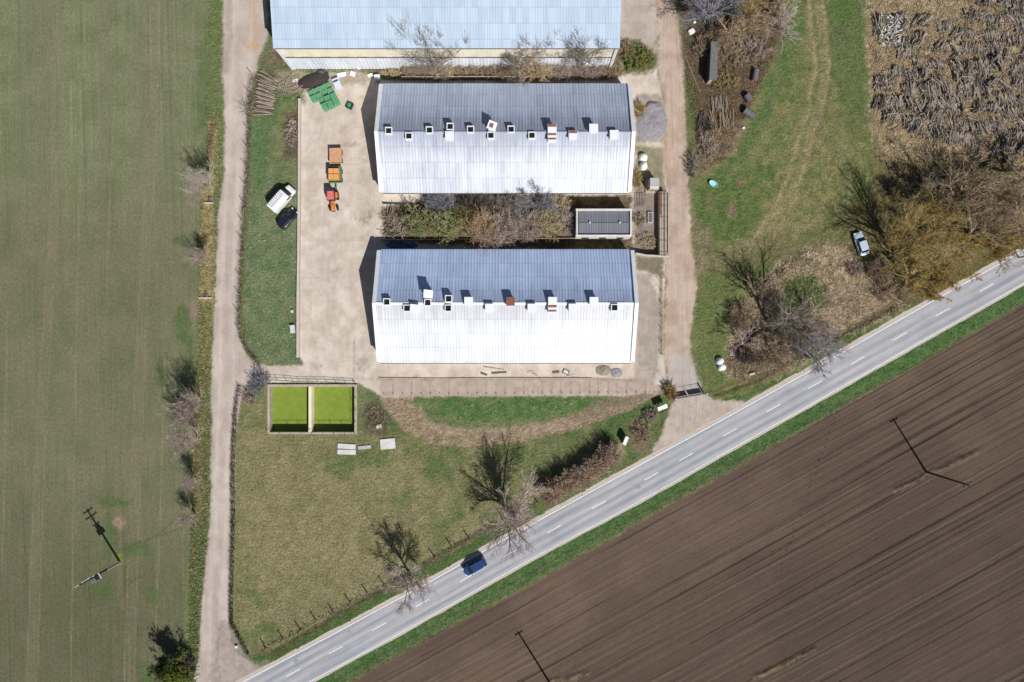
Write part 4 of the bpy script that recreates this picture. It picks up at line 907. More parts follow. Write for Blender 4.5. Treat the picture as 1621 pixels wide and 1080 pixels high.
def car(px, py, ang, paint, label, L=4.3, W=1.78, Ht=1.46, h0=.92, cab=(-.42,.26), est=False, roofm=None):
    c = g2(px, py); root = thing('car', (c[0], c[1], .02), label, 'car', rz=math.radians(ang))
    hl, hw_ = L/2, W/2
    secs = [(-hl,hw_*.72,.38,.78),(-hl+.08,hw_*.86,.3,.9),(-hl+.35,hw_*.95,.24,h0+.03),(-hl*.5,hw_,.22,h0+.02),(0,hw_,.22,h0),(hl*.35,hw_,.22,h0-.02),(hl*.62,hw_*.97,.22,h0-.08),(hl-.35,hw_*.91,.25,h0-.18),(hl-.1,hw_*.78,.3,.62),(hl,hw_*.62,.36,.52)]
    body_ = skin(MB(), secs).build('body', paint, root, smooth=True)
    # greenhouse: base rectangle to roof rectangle
    xb0, xb1 = cab[0]*L, cab[1]*L; xt0, xt1 = xb0+(.18 if est else .5), xb1-.72; b, tw = hw_*.9, hw_*.72
    V = [(xb0,-b*.93,h0-.03),(xb1,-b*.9,h0-.05),(xb1+.07,0,h0-.05),(xb1,b*.9,h0-.05),(xb0,b*.93,h0-.03),(xt0,-tw,Ht-.03),(xt1,-tw,Ht-.03),(xt1+.06,0,Ht-.02),(xt1,tw,Ht-.03),(xt0,tw,Ht-.03)]
    mb = MB(); mb.add(V, [[i,(i+1)%5,5+(i+1)%5,5+i] for i in range(5)]+[[5,6,7,8,9]]); mb.build('glasshouse', M['glass'], root)
    mb = MB(); z = Ht; rw = tw+.04
    P = [(xt0-.04,-rw*.9),(xt0+.25,-rw),(xt1-.1,-rw),(xt1+.05,-rw*.9),(xt1+.1,0),(xt1+.05,rw*.9),(xt1-.1,rw),(xt0+.25,rw),(xt0-.04,rw*.9),(xt0-.08,0)]
    P2 = [(x*.96+.02, y*.9) for x, y in P]
    n = len(P); mb.add([(x,y,z-.05) for x,y in P]+[(x,y,z) for x,y in P]+[(x,y,z+.03) for x,y in P2], [[i,(i+1)%n,n+(i+1)%n,n+i] for i in range(n)]+[[n+i,n+(i+1)%n,2*n+(i+1)%n,2*n+i] for i in range(n)]+[[2*n+i for i in range(n)]])
    mb.build('roof', roofm or paint, root, smooth=False)
    mb = MB()
    for s in (-1, 1):
        mb.cyl((xb1,s*b*.92,h0-.02),(xt1,s*tw,Ht-.01),.045,n=5); mb.cyl((xb0,s*b*.95,h0-.02),(xt0,s*tw,Ht-.01),.06,n=5); mb.cyl(((xb0+xb1)/2,s*b*.97,h0-.02),((xt0+xt1)/2,s*(tw+.02),Ht-.01),.04,n=5)
    mb.build('pillars', paint, root)
    for x in (-L*.3, L*.3):
        for s in (-1, 1): wheel(root, x, s*(hw_-.12))
    for s in (-1, 1):
        MB().box((hl-.16, s*hw_*.62, .64), (.22, .34, .13), rz=-s*.4).build('headlight', M['lamp'], root)
        MB().box((-hl+.05, s*hw_*.68, .8), (.1, .3, .14)).build('taillight', M['redlamp'], root)
        MB().box((xb1-.25, s*(hw_+.07), h0+.06), (.14, .2, .12)).build('mirror', paint, root)
    return root
def paint(name, c, rough=.22, metal=.0):
    m = mat(name, c, rough=rough, metal=metal, var=.06, scale=2, spec=.6); m.node_tree.nodes['Principled BSDF'].inputs['Coat Weight'].default_value = .6; m.node_tree.nodes['Principled BSDF'].inputs['Coat Roughness'].default_value = .08; return m
car(751.5, 895, 209.3, paint('deep_blue_paint', (.015,.05,.17)), 'dark blue car driving along the asphalt road', L=4.25, W=1.85, Ht=1.5, h0=.96, cab=(-.46,.27), est=True, roofm=paint('blue_black_roof', (.012,.04,.13)))
car(1360, 387, 108, paint('silver_blue_paint', (.50,.60,.70), .3, .2), 'silver blue car parked on the grass under the willows', L=4.2, W=1.72, cab=(-.40,.24))
car(457.5, 347.5, 49, paint('black_paint', (.012,.014,.03)), 'black car parked on the lawn beside the white van', L=4.1, W=1.75, est=True, cab=(-.47,.25))
# van
c = g2(450, 316.5); van = thing('van', (c[0], c[1], .02), 'white van with a slatted roof rack parked on the lawn', 'van', rz=math.radians(49))
vp = paint('white_van_paint', (.72,.73,.74), .3)
L_, W_ = 5.2, 1.98
skin(MB(), [(-2.6,.93,.32,1.98),(-2.5,.97,.28,2.1),(-1,.99,.25,2.15),(.6,.99,.25,2.14),(1.05,.97,.25,2.05),(1.35,.96,.25,1.2),(1.75,.95,.25,1.12),(2.3,.88,.28,1.0),(2.5,.78,.32,.85),(2.6,.6,.36,.7)]).build('body', vp, van, smooth=False)
mb = MB(); mb.add([(1.08,-.86,2.02),(1.08,.86,2.02),(1.72,.84,1.2),(1.72,-.84,1.2),(1.06,-.86,1.9),(1.06,.86,1.9)], [[0,3,2,1],[0,4,3],[1,2,5],[4,5,2,3]]); mb.build('windscreen', M['glass'], van)
for s in (-1, 1):
    MB().box((.75, s*.985, 1.5), (.8, .03, .5)).build('side_window', M['glass'], van)
    MB().box((1.25, s*1.1, 1.3), (.12, .2, .3)).build('mirror', M['darksteel'], van)
    MB().box((2.42, s*.6, .82), (.2, .3, .16), rz=-s*.3).build('headlight', M['lamp'], van); MB().box((-2.6, s*.85, 1.0), (.06, .14, .5)).build('taillight', M['redlamp'], van)
    for x in (-1.6, 1.6): wheel(van, x, s*.88, .34)
M['rackwhite'] = M['plastic']
rk = MB(); rk.box((-.9,.78,2.34),(3.0,.05,.06)); rk.box((-.9,-.12,2.34),(3.0,.05,.06)); rack = rk.build('roof_rack', M['darksteel'], van)
for i in range(8): MB().box((-2.25+i*.38, .33, 2.38), (.2, .95, .04)).build('rack_slat', M['rackwhite'], rack)

# tractor, hood pointing down the picture
c = g2(529, 319); trc = thing('tractor', (c[0], c[1], .0), 'small tractor with orange hood and faded red cab roof, hitched to the crate trailer', 'tractor', rz=math.radians(-86))
M['orange'] = mat('orange_paint', alb(238,130,60), rough=.45, var=.1); M['fadedred'] = mat('faded_red_paint', alb(226,118,118), rough=.5, var=.12)
MB().box((.95, 0, 1.15), (1.6, .62, .55), bev=.09).build('hood', M['orange'], trc)
MB().box((.85, 0, .7), (2.0, .42, .45)).build('chassis', M['darksteel'], trc)
MB().box((1.85, 0, .95), (.25, .55, .5), bev=.05).build('front_weight', M['steel'], trc)
MB().box((-.55, 0, 1.3), (1.3, 1.05, .8)).build('cab_body', M['darksteel'], trc)
MB().box((-.55, 0, 1.95), (1.25, 1.0, .6), top=.92).build('cab_glass', M['glass'], trc)
MB().box((-.6, 0, 2.32), (1.45, 1.15, .14), bev=.05).build('cab_roof', M['fadedred'], trc)
for s in (-1, 1):
    wheel(trc, -.75, s*.8, .72, .36); wheel(trc, 1.3, s*.66, .42, .24)
    MB().box((-.75, s*.8, 1.48), (.95, .4, .06), bev=.02).build('mudguard', M['orange'], trc)
    MB().box((1.76, s*.22, 1.2), (.06, .14, .12)).build('headlight', M['lamp'], trc)
MB().cyl((1.0, .2, 1.4), (1.0, .2, 2.1), .04, n=6).build('exhaust', M['darksteel'], trc)
# crate trailer (green) and flat trailer (bare boards)
M['green'] = mat('green_paint', alb(104,148,104), rough=.6, var=.15); M['cratewood'] = mat('orange_crate_board', alb(232,164,100), rough=.7, var=.1, scale=4)
def trailer(px, py, l, w_, zbed, label, side, matname, deck):
    c = g2(px, py); r = thing('trailer', (c[0], c[1], 0), label, 'trailer', rz=math.radians(-89))
    MB().box((0, 0, zbed), (l, w_, .12)).build('bed', M[deck], r)
    for (x, y, a_, b_) in ((0,-w_/2,l+.06,.06),(0,w_/2,l+.06,.06),(-l/2,0,.06,w_-.06),(l/2,0,.06,w_-.06)):
        MB().box((x, y, zbed+side/2), (a_, b_, side)).build('side_board', M[matname], r)
    MB().box((l/2+.55, 0, zbed-.25), (1.1, .12, .1)).build('drawbar', M['darksteel'], r)
    for x in (-l*.28, l*.28):
        for s in (-1, 1): wheel(r, x, s*(w_/2-.15), .38, .22)
    return r
trailer(533.5, 279.5, 2.7, 2.2, .95, 'green trailer carrying four orange crates behind the tractor', .45, 'green', 'green')
for i in (0, 1):
    for j in (0, 1):
        zz = 1.02; o = thing('crate', (*g2(528.3+i*8.3, 274.8+j*8.9), zz), '', 'crate', group='orange crates on the green trailer', rz=math.radians(1))
        o['label'] = 'orange crate on the green trailer, '+(('rear left','front left'),('rear right','front right'))[i][j]+' of the four'
        mb = MB()
        for (x, y, a_, b_) in ((0,-.41,.86,.04),(0,.41,.86,.04),(-.41,0,.04,.78),(.41,0,.04,.78)): mb.box((x, y, .42), (a_, b_, .84))
        mb.build('sides', M['cratewood'], o); MB().box((0,0,.86),(.87,.87,.05),bev=.01).build('lid', M['cratewood'], o)
M['trailerwood'] = mat('faded_orange_board', alb(206,160,124), var=.22, scale=2.5)
trailer(534, 249.5, 2.6, 2.1, .95, 'empty flat trailer with bare orange-brown boards behind the crate trailer', .22, 'trailerwood', 'trailerwood')

# ------------------------------------------------------------------ green bins and junk by the hall
M['bingreen'] = mat('green_plastic', alb(96,160,118), rough=.5, var=.12, scale=1)
def zpx(zx, zy): return (380+zx*.1974, zy*.1974)
bl = None
hb = {0:.55, 1:.95, 2:1.35, 3:1.6}
rb = random.Random(3)
for j, cells in ((0,(0,1,2,3)),(1,(0,1,2,3)),(2,(1,2,3)),(3,(1,2,3))):
    for i in cells:
        hh = hb[j]-(.25 if (i+j) % 3 == 0 and j else 0)
        px, py = zpx(568+i*46+j*20, 748-i*20+j*40); c = G(px, py, hh)
        r = thing('plastic_bin', (c[0], c[1], 0), 'green plastic bin in the tight block of green bins by the hall', 'bin', rz=math.radians(24), group='green bins by the hall')
        MB().box((0,0,hh/2),(.92,.9,hh),top=1.0,bev=.03).build('body', M['bingreen'], r)
        MB().box((0,0,hh+.03),(.97,.95,.06),bev=.015).build('lid', M['bingreen'], r)
c = g2(*zpx(882, 852)); r = thing('green_frame', (c[0], c[1], 0), 'lone dark green square frame lying open on the yard concrete', 'frame', rz=math.radians(-24))
M['dkgreen'] = mat('dark_green_plastic', alb(48,84,66), rough=.5, var=.15)
for (x, y, a_, b_) in ((0,-.48,1.1,.14),(0,.48,1.1,.14),(-.48,0,.14,.82),(.48,0,.14,.82)): MB().box((x,y,.22),(a_,b_,.44)).build('frame_side', M['dkgreen'], r)
MB().box((0,0,.04),(.84,.84,.04)).build('base', M['bingreen'], r)
def slabthing(nm, px, py, dims, rz, m, label, cat, z=0.02, bev=.03, rx=0):
    o = MB().box((0,0,dims[2]/2), dims, bev=bev, rx=rx).build(nm, m if not isinstance(m, str) else M[m]); c = g2(px, py); o.location = (c[0], c[1], z); o.rotation_euler = (0,0,math.radians(rz)); return tag(o, label, cat)
M['paleblue'] = mat('pale_blue_plastic', alb(210,220,235), rough=.5, var=.08)
r_ = slabthing('storage_box', *zpx(785,680), (1.2,1.7,.9), 22, 'paleblue', 'pale blue box touching the right side of the green bins', 'box')
MB().box((-.05,.35,.93),(.9,.3,.05)).build('slot_panel', M['darksteel'], r_)
slabthing('board', *zpx(815,603), (1.6,.7,.25), 12, 'plastic', 'white board north of the pale blue box', 'board')
slabthing('foam_block', *zpx(905,598), (.9,.8,.4), -20, 'plastic', 'white lump right of the white board by the hall', 'block')
slabthing('foam_block', *zpx(1045,607), (.9,.5,.3), 15, 'plastic', 'small white block near the shrubs north of the yard', 'block')
slabthing('foam_block', *zpx(955,548), (.5,.5,.3), 5, 'plastic', 'tiny white block at the foot of the hall wall', 'block')
slabthing('foam_block', *zpx(445,648), (.9,.5,.2), 14, 'plastic', 'white scrap lying on the sticks left of the dark tarp', 'scrap')
slabthing('water_tank', *zpx(1105,632), (1.0,.8,.9), 5, 'plastic', 'small white tank at the north-west corner of the upper barn', 'tank')
# dark tarp heap
def mound(name, px, py, rx_, ry_, h, m, label, cat, rz=0, seed=0, n=26, kind=None, lump=.5, power=1.0):
    rr_ = np.linspace(0, 1, 12); th = np.linspace(0, 2*math.pi, n, endpoint=False); V = [(0,0,h)]
    for r0 in rr_[1:]:
        for t0 in th:
            e = 1+.25*(vnoise(np.array([math.cos(t0)*2+seed]), np.array([math.sin(t0)*2]), seed)[0]-.5)
            x, y = r0*rx_*e*math.cos(t0), r0*ry_*e*math.sin(t0)
            z = h*(1-r0**2)**power+lump*h*(fbm(np.array([x*1.6+seed]), np.array([y*1.6]), 3, seed)[0]-.5)*(1-r0**3)
            V.append((x, y, max(z, -.03) if r0 < 1 else -.05))
    F3 = [[0, 1+i, 1+(i+1)%n] for i in range(n)]; F4 = []
    for r in range(10):
        for i in range(n): a_ = 1+r*n+i; b_ = 1+r*n+(i+1)%n; F4.append([a_, a_+n, b_+n, b_])
    o = np_mesh(name, V, [np.array(F3), np.array(F4)], m, smooth=True); c = g2(px, py); o.location = (c[0], c[1], 0); o.rotation_euler = (0,0,math.radians(rz))
    return tag(o, label, cat, kind=kind)
M['tarp'] = mat('dark_brown_tarp', (.035,.028,.026), rough=.85, var=.3, scale=1.5, bump=.4, bscale=4)
mound('tarp_heap', *zpx(590,640), 2.9, 1.4, .5, M['tarp'], 'black-brown tarp heap against the green bins', 'tarp', rz=18, seed=3)
M['tyrewall'] = M['tyre']
mound('sack', *zpx(650,578), .9, .6, .6, M['darksteel'], 'grey-black sack on top of the tarp heap edge', 'sack', seed=8)
M['gravelheap'] = mat('grey_crushed_stone', alb(150,146,150), var=.3, scale=3, bump=.8, bscale=9)
mound('gravel_heap', 1031, 194, 2.7, 3.6, .55, M['gravelheap'], 'grey crushed stone heap between upper barn and dirt road', 'gravel heap', seed=5, lump=1.2)
mound('gravel_heap', 1035, 171, 1.8, 1.3, .6, M['gravelheap'], 'small dark stone heap just above the large grey one', 'gravel heap', seed=15, lump=1.2)
M['fleece'] = mat('white_wrapping', (.66,.67,.66), rough=.6, var=.08, scale=1.5, bump=.4, bscale=3)
mound('bale_bag', 1018, 250, .75, .85, 1.1, M['fleece'], 'upper white bag of the pair right of the upper barn', 'bag', seed=2, power=.45, lump=.3)
mound('bale_bag', 1018.5, 263, .7, .85, 1.1, M['fleece'], 'lower white bag of the pair right of the upper barn', 'bag', seed=4, power=.45, lump=.3)
mound('bale_bag', 1139, 572, .7, .75, .9, M['fleece'], 'upper white bag on the grass near the farm gate', 'bag', seed=6, power=.45, lump=.3)
mound('bale_bag', 1142, 581, .75, .75, .9, M['fleece'], 'lower white bag on the grass near the farm gate', 'bag', seed=7, power=.45, lump=.3)
# pallet
c = g2(1160.5, 559); r = thing('pallet', (c[0], c[1], .1), 'pale slatted pallet lying on the brush near the white bags', 'pallet')
for i in range(4): MB().box((-.45+i*.3, 0, .14), (.14, 1.0, .03)).build('slat', M['whitecon'], r)
for i in range(3): MB().box((0, -.42+i*.42, .07), (1.1, .1, .09)).build('bearer', M['wood'], r)
slabthing('stone_block', 1190, 592, (1.0,.35,.3), 15, 'concrete', 'pale block beside a dark hole in the ditch scrub', 'block')
# blue tub in the east meadow
c = g2(1128.5, 292); r = thing('bathtub', (c[0], c[1], 0), 'pale blue oval tub lying in the east meadow grass', 'tub', rz=math.radians(-35))
M['tubblue'] = mat('light_blue_enamel', alb(176,224,236), rough=.35, var=.06)
mb = MB(); n = 16; 
rings = [(.75,.42,.0),(.85,.5,.45),(.78,.43,.45),(.66,.34,.18)]
V = [(a_*math.cos(t0), b_*math.sin(t0), z) for a_, b_, z in rings for t0 in np.linspace(0, 2*math.pi, n, endpoint=False)]
F = [[k*n+i, k*n+(i+1)%n, (k+1)*n+(i+1)%n, (k+1)*n+i] for k in range(3) for i in range(n)]+[[3*n+i for i in range(n)]]
mb.add(V, F); mb.build('shell', M['tubblue'], r); MB().cyl((.5,0,.19),(.5,0,.21),.05).build('plug', M['darksteel'], r)
# barrels
def barrel(px, py, rz, L0, r0, label, m='darksteel', endm='rustred'):
    c = g2(px, py); r = thing('barrel', (c[0], c[1], 0), label, 'barrel', rz=math.radians(rz), group='old barrels and tanks')
    MB().cyl((-L0/2,0,r0),(L0/2,0,r0),r0,n=18).build('drum', M[m], r)
    MB().cyl((L0/2,0,r0),(L0/2+.04,0,r0),r0*1.03,n=18).build('end_cap', M[endm], r)
    for x in (-L0*.2, L0*.2): MB().cyl((x-.03,0,r0),(x+.03,0,r0),r0*1.03,n=18).build('hoop', M['steel'], r)
M['tankgrey'] = mat('grey_tank', alb(112,110,114), rough=.7, var=.25)
barrel(1194, 121, -100, 1.9, .5, 'grey barrel lying north of the two others by the brush', 'tankgrey')
barrel(1183, 157, -60, 1.2, .6, 'middle barrel with a rusty brown side, touching the lowest one', 'tankgrey', 'rust')
barrel(1184, 181, -35, 1.9, .65, 'lowest barrel with a red end cap beside the branch pile', 'tankgrey')
slabthing('stone_block', 1176.5, 203, (.4,.3,.3), 0, 'plastic', 'small white lump below the red ended barrel', 'block')
# dark tank with sloping roof
c = g2(1123, 105); r = thing('lean_to', (c[0], c[1], 0), 'narrow dark lean-to shelter overgrown by brush beside the dirt road', 'shelter', rz=math.radians(-3))
MB().box((0, 0, 1.1), (.9, 6.2, 2.2)).build('wall', M['darksteel'], r)
MB().box((.1, 0, 2.3), (1.3, 6.6, .1), ry=.12).build('roof', M['tankgrey'], r)
MB().box((-.1,-3.13,1),(.6,.06,1.8)).build('door', M['oldconcrete'], r)
slabthing('white_sacks', 1094, 51, (1.1,.9,.5), 30, 'fleece' and M['fleece'], 'white sacks under the dark bare trees at the top', 'sacks', bev=.15)
slabthing('white_sacks', 1099, 36, (.5,.4,.4), 10, M['fleece'], 'small pale sack above the white sacks at the top', 'sack', bev=.1)
c = g2(1096, 118); r = thing('pole', (c[0], c[1], 0.05), 'long thin pale pole lying beside the dirt road and lean-to', 'pole', rz=math.radians(-68))
MB().cyl((-3.5,0,.06),(3.5,0,.09),.07,n=7).build('shaft', M['wood'], r)

# debris in front of the lower barn
def plank(px, py, l, w_, rz, label, m='wood', z=.03, hh=.06): 
    o = MB().box((0,0,hh/2),(l,w_,hh)).build('plank', M[m]); c = g2(px,py); o.location = (c[0],c[1],z); o.rotation_euler = (0,math.radians(1.2),math.radians(rz)); tag(o, label, 'plank', 'planks in front of the lower barn')
plank(782,583,3.6,.14,-8,'long thin plank in front of the lower barn, left of the debris')
plank(790,590,2.6,.3,4,'dark wide board lying by the left debris below the lower barn','logs2')
plank(766,592,1.2,.3,-20,'short dark board at the left end of the debris row','logs2')
plank(840,589,1.0,.35,3,'grey square board midway along the lower barn front','greycon')
plank(846,592,1.1,.2,-30,'short tilted stick of wood midway along the lower barn front')
plank(880,589,1.2,.4,5,'brownish board left of the white window frame','logs2')
plank(903,595,2.0,.12,12,'thin pale lath right of the window frame','whitecon')
c = g2(896,589); r = thing('window_frame', (c[0],c[1],.03), 'tilted dark window frame with pale pane lying below the lower barn', 'frame', rz=math.radians(-24))
for (x,y,a_,b_) in ((0,-.35,1.1,.1),(0,.35,1.1,.1),(-.5,0,.1,.6),(.5,0,.1,.6)): MB().box((x,y,.08),(a_,b_,.12)).build('frame_bar', M['logs2'], r)
MB().box((0,0,.05),(.9,.6,.03)).build('pane', M['whitecon'], r)
mound('rubble_heap', 955, 586, 1.6, 1.0, .3, mat('rubble', alb(150,138,128), var=.4, scale=4, bump=.8), 'low grey rubble heap at the lower barn south-east corner', 'rubble', seed=33, lump=2)
mound('rubble_heap', 976, 590, 1.1, .9, .25, M['gravelheap'], 'smaller rubble heap right of the other at the barn corner', 'rubble', seed=35, lump=2)
slabthing('stone_block', 464, 521, (.8,1.4,.5), 5, 'whitecon', 'pale block against the outside of the yard wall', 'block'); slabthing('stone_block', 463, 493, (.4,.5,.3), 5, 'whitecon', 'little pale block higher up against the yard wall', 'block')
slabthing('stone_block', 600, 675, (.9,.6,.2), 15, 'whitecon', 'pale lump right of the basin on dark soil', 'block'); slabthing('stone_block', 375, 1023, (.4,.4,.4), 5, 'plastic', 'white lump at the corner of the pasture fence', 'block')
slabthing('stone_block', 1052, 611, (.5,.35,.4), 25, 'plastic', 'white stone at the left gate post', 'block')
# blue sheeting in the barn shadow
M['bluetarp'] = mat('blue_sheeting', (.03,.10,.24), rough=.6, var=.3, scale=1.5, bump=.5, bscale=3)
mound('blue_tarp', 628, 388, 2.2, .6, .4, M['bluetarp'], 'blue sheeting crumpled in the shadow at the lower barn north side', 'tarp', seed=12, lump=1.5)
mound('blue_tarp', 650, 389, 1.4, .5, .35, M['bluetarp'], 'second smaller heap of blue sheeting further right in the shadow', 'tarp', seed=14, lump=1.5)

# culvert head walls in the crop edge
for px, py, ln_, lb in ((331,322,1.6,'upper concrete culvert head beside the gravel track'),(326,472,2.2,'lower concrete culvert head beside the gravel track')):
    c = g2(px, py); r = thing('culvert', (c[0], c[1], 0), lb, 'culvert')
    MB().box((0, 0, .12), (ln_, .25, .4)).build('head_wall', M['concrete'], r); MB().cyl((0,.1,-.1),(0,1.2,-.1),.3,n=12).build('pipe', M['darksteel'], r)

# ------------------------------------------------------------------ power poles
def power_pole(px, py, h, label, kind, rz):
    c = g2(px, py); r = thing('power_pole', (c[0], c[1], 0), label, 'power pole', rz=math.radians(rz))
    if kind:
        MB().box((0,0,1.9),(.42,.42,3.8),top=.9).build('pole_base', M['whitecon'], r)
        MB().cyl((0,0,3.8),(0,0,h),.19,.14,n=9).build('pole_shaft', mat('brown_pole', (.06,.05,.042), var=.2), r)
    else:
        MB().cyl((0,0,-.2),(0,0,h),.2,.13,n=9).build('pole_shaft', mat('dark_wood_pole', (.05,.042,.036), var=.2), r)
    arms = [(h-.4, 1.9 if kind else 1.5)]+([(h-1.5, 2.3), (h-3.2, 1.3)] if kind else [])
    for z, l in arms:
        a_ = MB().box((0,.12,z),(l,.12,.14)).build('crossarm', M['greycon'] if kind else M['darksteel'], r)
        for x in (-l/2+.12, 0, l/2-.12):
            MB().cyl((x,.12,z+.07),(x,.12,z+.3),.07,.05,n=8).build('insulator', M['plastic'] if kind else M['darksteel'], a_)
    if kind:
        MB().box((0,-.5,h-3.6),(.9,.7,1.1),bev=.06).build('transformer', M['steel'], r)
        MB().box((0,-.35,h-4.25),(1.4,1.0,.1)).build('platform', M['greycon'], r)
        for s in (-1,1): MB().cyl((s*.6,0,h-4.2),(0,0,h-5.2),.04,n=5).build('brace', M['darksteel'], r)
        MB().cyl((-.7,.1,h-1.5),(0,.1,h-2.4),.035,n=5).build('brace', M['greycon'], r); MB().cyl((.7,.1,h-1.5),(0,.1,h-2.4),.035,n=5).build('brace', M['greycon'], r)
    return r
power_pole(190, 890, 11.2, 'pole with transformer, crossarms and white base in the green crop field', 1, 35)
power_pole(1466, 747, 11.3, 'dark wooden power pole on a grassy patch in the ploughed field at right', 0, 30)
power_pole(869, 1079, 10.6, 'dark wooden power pole in the ploughed field at the bottom edge', 0, 30)

# ------------------------------------------------------------------ vegetation
def norm(v): return v/(np.linalg.norm(v, axis=-1, keepdims=True)+1e-9)
def grow(rg, P, D, L, R, K, wob, up, taper=.45):
    pts = [P]; rad = [R]; D = norm(D)
    for k in range(K):
        D = norm(D+rg.normal(0, wob, D.shape)+np.array([0, 0, up]))
        P = P+D*(L/K)[:, None]; pts.append(P); rad.append(R*(1-(1-taper)*(k+1)/K))
    return np.stack(pts, 1), np.stack(rad, 1)
def spawn(rg, pts, rad, L, c, t0, ang, lf, rf=.55, t1=1.0):
    n, k, _ = pts.shape; t = rg.uniform(t0, t1, (n, c)); t[:, 0] = 1.0
    u = t*(k-1); i = np.minimum(u.astype(int), k-2); f = (u-i)[..., None]; ar = np.arange(n)[:, None]
    P = pts[ar, i]*(1-f)+pts[ar, i+1]*f; T = norm(pts[ar, i+1]-pts[ar, i])
    R = (rad[ar, i]*(1-f[..., 0])+rad[ar, i+1]*f[..., 0])*rf
    rnd = rg.normal(0, 1, T.shape); perp = norm(rnd-(rnd*T).sum(-1, keepdims=True)*T)
    a = np.where(t > .999, ang*.3, ang)*rg.uniform(.7, 1.25, t.shape)
    D = T*np.cos(a)[..., None]+perp*np.sin(a)[..., None]
    Lc = L[:, None]*lf*(1.15-.5*t)*rg.uniform(.7, 1.2, t.shape)
    return P.reshape(-1, 3), D.reshape(-1, 3), Lc.ravel(), R.ravel()
def tubes(pts, rad, s):
    n, k, _ = pts.shape; T = norm(pts[:, -1]-pts[:, 0]); ref = np.where(np.abs(T[:, 2:3]) < .9, [[0., 0, 1]], [[1., 0, 0]])
    U = norm(np.cross(T, ref)); W = np.cross(T, U); a = np.arange(s)*2*math.pi/s
    ring = np.cos(a)[None, :, None]*U[:, None]+np.sin(a)[None, :, None]*W[:, None]
    V = pts[:, :, None]+rad[:, :, None, None]*ring[:, None]
    idx = np.arange(n*k*s).reshape(n, k, s)
    A = idx[:, :-1]; B = idx[:, 1:]; F = np.stack([A, np.roll(A, -1, 2), np.roll(B, -1, 2), B], -1).reshape(-1, 4)
    return V.reshape(-1, 3), F
def join(parts):
    V = []; F = []; n = 0
    for v, f in parts: V.append(v); F.append(f+n); n += len(v)
    return np.concatenate(V), np.concatenate(F)
def leafquads(rg, P, size, flat=.0):
    n = len(P); a = norm(rg.normal(0, 1, (n, 3))); b = rg.normal(0, 1, (n, 3)); b = norm(b-(b*a).sum(-1, keepdims=True)*a)
    s = (size*rg.uniform(.6, 1.4, n))[:, None]
    V = np.stack([P-a*s, P-b*s*.5, P+a*s, P+b*s*.5], 1).reshape(-1, 3); F = np.arange(4*n).reshape(n, 4)
    return V, F
BARK = {}
def bark(k, c):
    if k not in BARK: BARK[k] = mat(k+'_bark', c, var=.3, scale=1.5)
    return BARK[k]
bark('grey', alb(158,146,134)); bark('pale', alb(200,190,178)); bark('dark', alb(108,98,92)); bark('brown', alb(180,158,134)); bark('gold', alb(198,170,136)); bark('olive', alb(184,162,108)); bark('blue', alb(150,150,158)); bark('reed', alb(200,176,154)); bark('mauve', alb(192,174,164)); bark('tan', alb(208,192,156))
LM = attr_mat('leaf'); 
def leafcol(rg, n, c1, c2, k=4):
    t = rg.uniform(0, 1, n)[:, None]; c = np.asarray(alb(*c1))*(1-t)+np.asarray(alb(*c2))*t
    return np.repeat(c*rg.uniform(.75, 1.25, (n, 1)), k, 0)
def tree(px, py, h, seed, label, name='bare_tree', cat='tree', group=None, bk='grey', bk2=None, limbs=8, c=(9,8,6), spread=.72, tr=None, first=.22, up=.045, lean=(0,0), leaves=None, twig=.024, lf=(.58,.52,.5), wob=.15, limb_len=.6, trk=.38):
    rg = np.random.default_rng(seed); x, y = g2(px, py)
    root = thing(name, (x, y, 0), label, cat, group=group); tr = tr or h*.022
    tp, trd = grow(rg, np.array([[0., 0, -.1]]), np.array([[lean[0], lean[1], 1.]]), np.array([h*trk]), np.array([tr]), 6, .05, .04, .62)
    v, f = tubes(tp, trd, 8); np_mesh('trunk', v, [f], bark(bk, None), root, smooth=True)
    P, D, L, R = spawn(rg, tp, trd, np.array([h*limb_len/.85]), limbs, min(.75, first/trk), spread, 1.0, .72)
    parts = []
    p1, r1 = grow(rg, P, D, L, R, 5, wob*.7, up); parts.append(tubes(p1, r1, 5))
    P, D, L2, R = spawn(rg, p1, r1, L, c[0], .2, .75, lf[0], .6)
    p2, r2 = grow(rg, P, D, L2, np.maximum(R, twig*1.3), 4, wob, up); parts.append(tubes(p2, r2, 4))
    P, D, L3, R = spawn(rg, p2, r2, L2, c[1], .2, .7, lf[1], .6)
    p3, r3 = grow(rg, P, D, L3, np.maximum(R, twig), 3, wob, up); parts.append(tubes(p3, r3, 3))
    last = p3
    v, f = join(parts); br = np_mesh('crown', v, [f], bark(bk2 or bk, None), root)
    if c[2]:
        P, D, L4, R = spawn(rg, p3, r3, L3, c[2], .15, .7, lf[2], .7)
        p4, r4 = grow(rg, P, D, np.maximum(L4, .25), np.maximum(R*.7, twig*.62), 2, wob, up); v, f = tubes(p4, r4, 3)
        np_mesh('twigs', v, [f], bark(bk2 or bk, None), root); last = p4
    if leaves:
        c1, c2, size, per = leaves
        t = rg.uniform(0, 1, (len(last), per, 1)); Q = (last[:, None, 0]*(1-t)+last[:, None, -1]*t).reshape(-1, 3)+rg.normal(0, size*.8, (len(last)*per, 3))
        v, f = leafquads(rg, Q, size); np_mesh('foliage', v, [f], LM, root, col=leafcol(rg, len(Q), c1, c2))
    return root
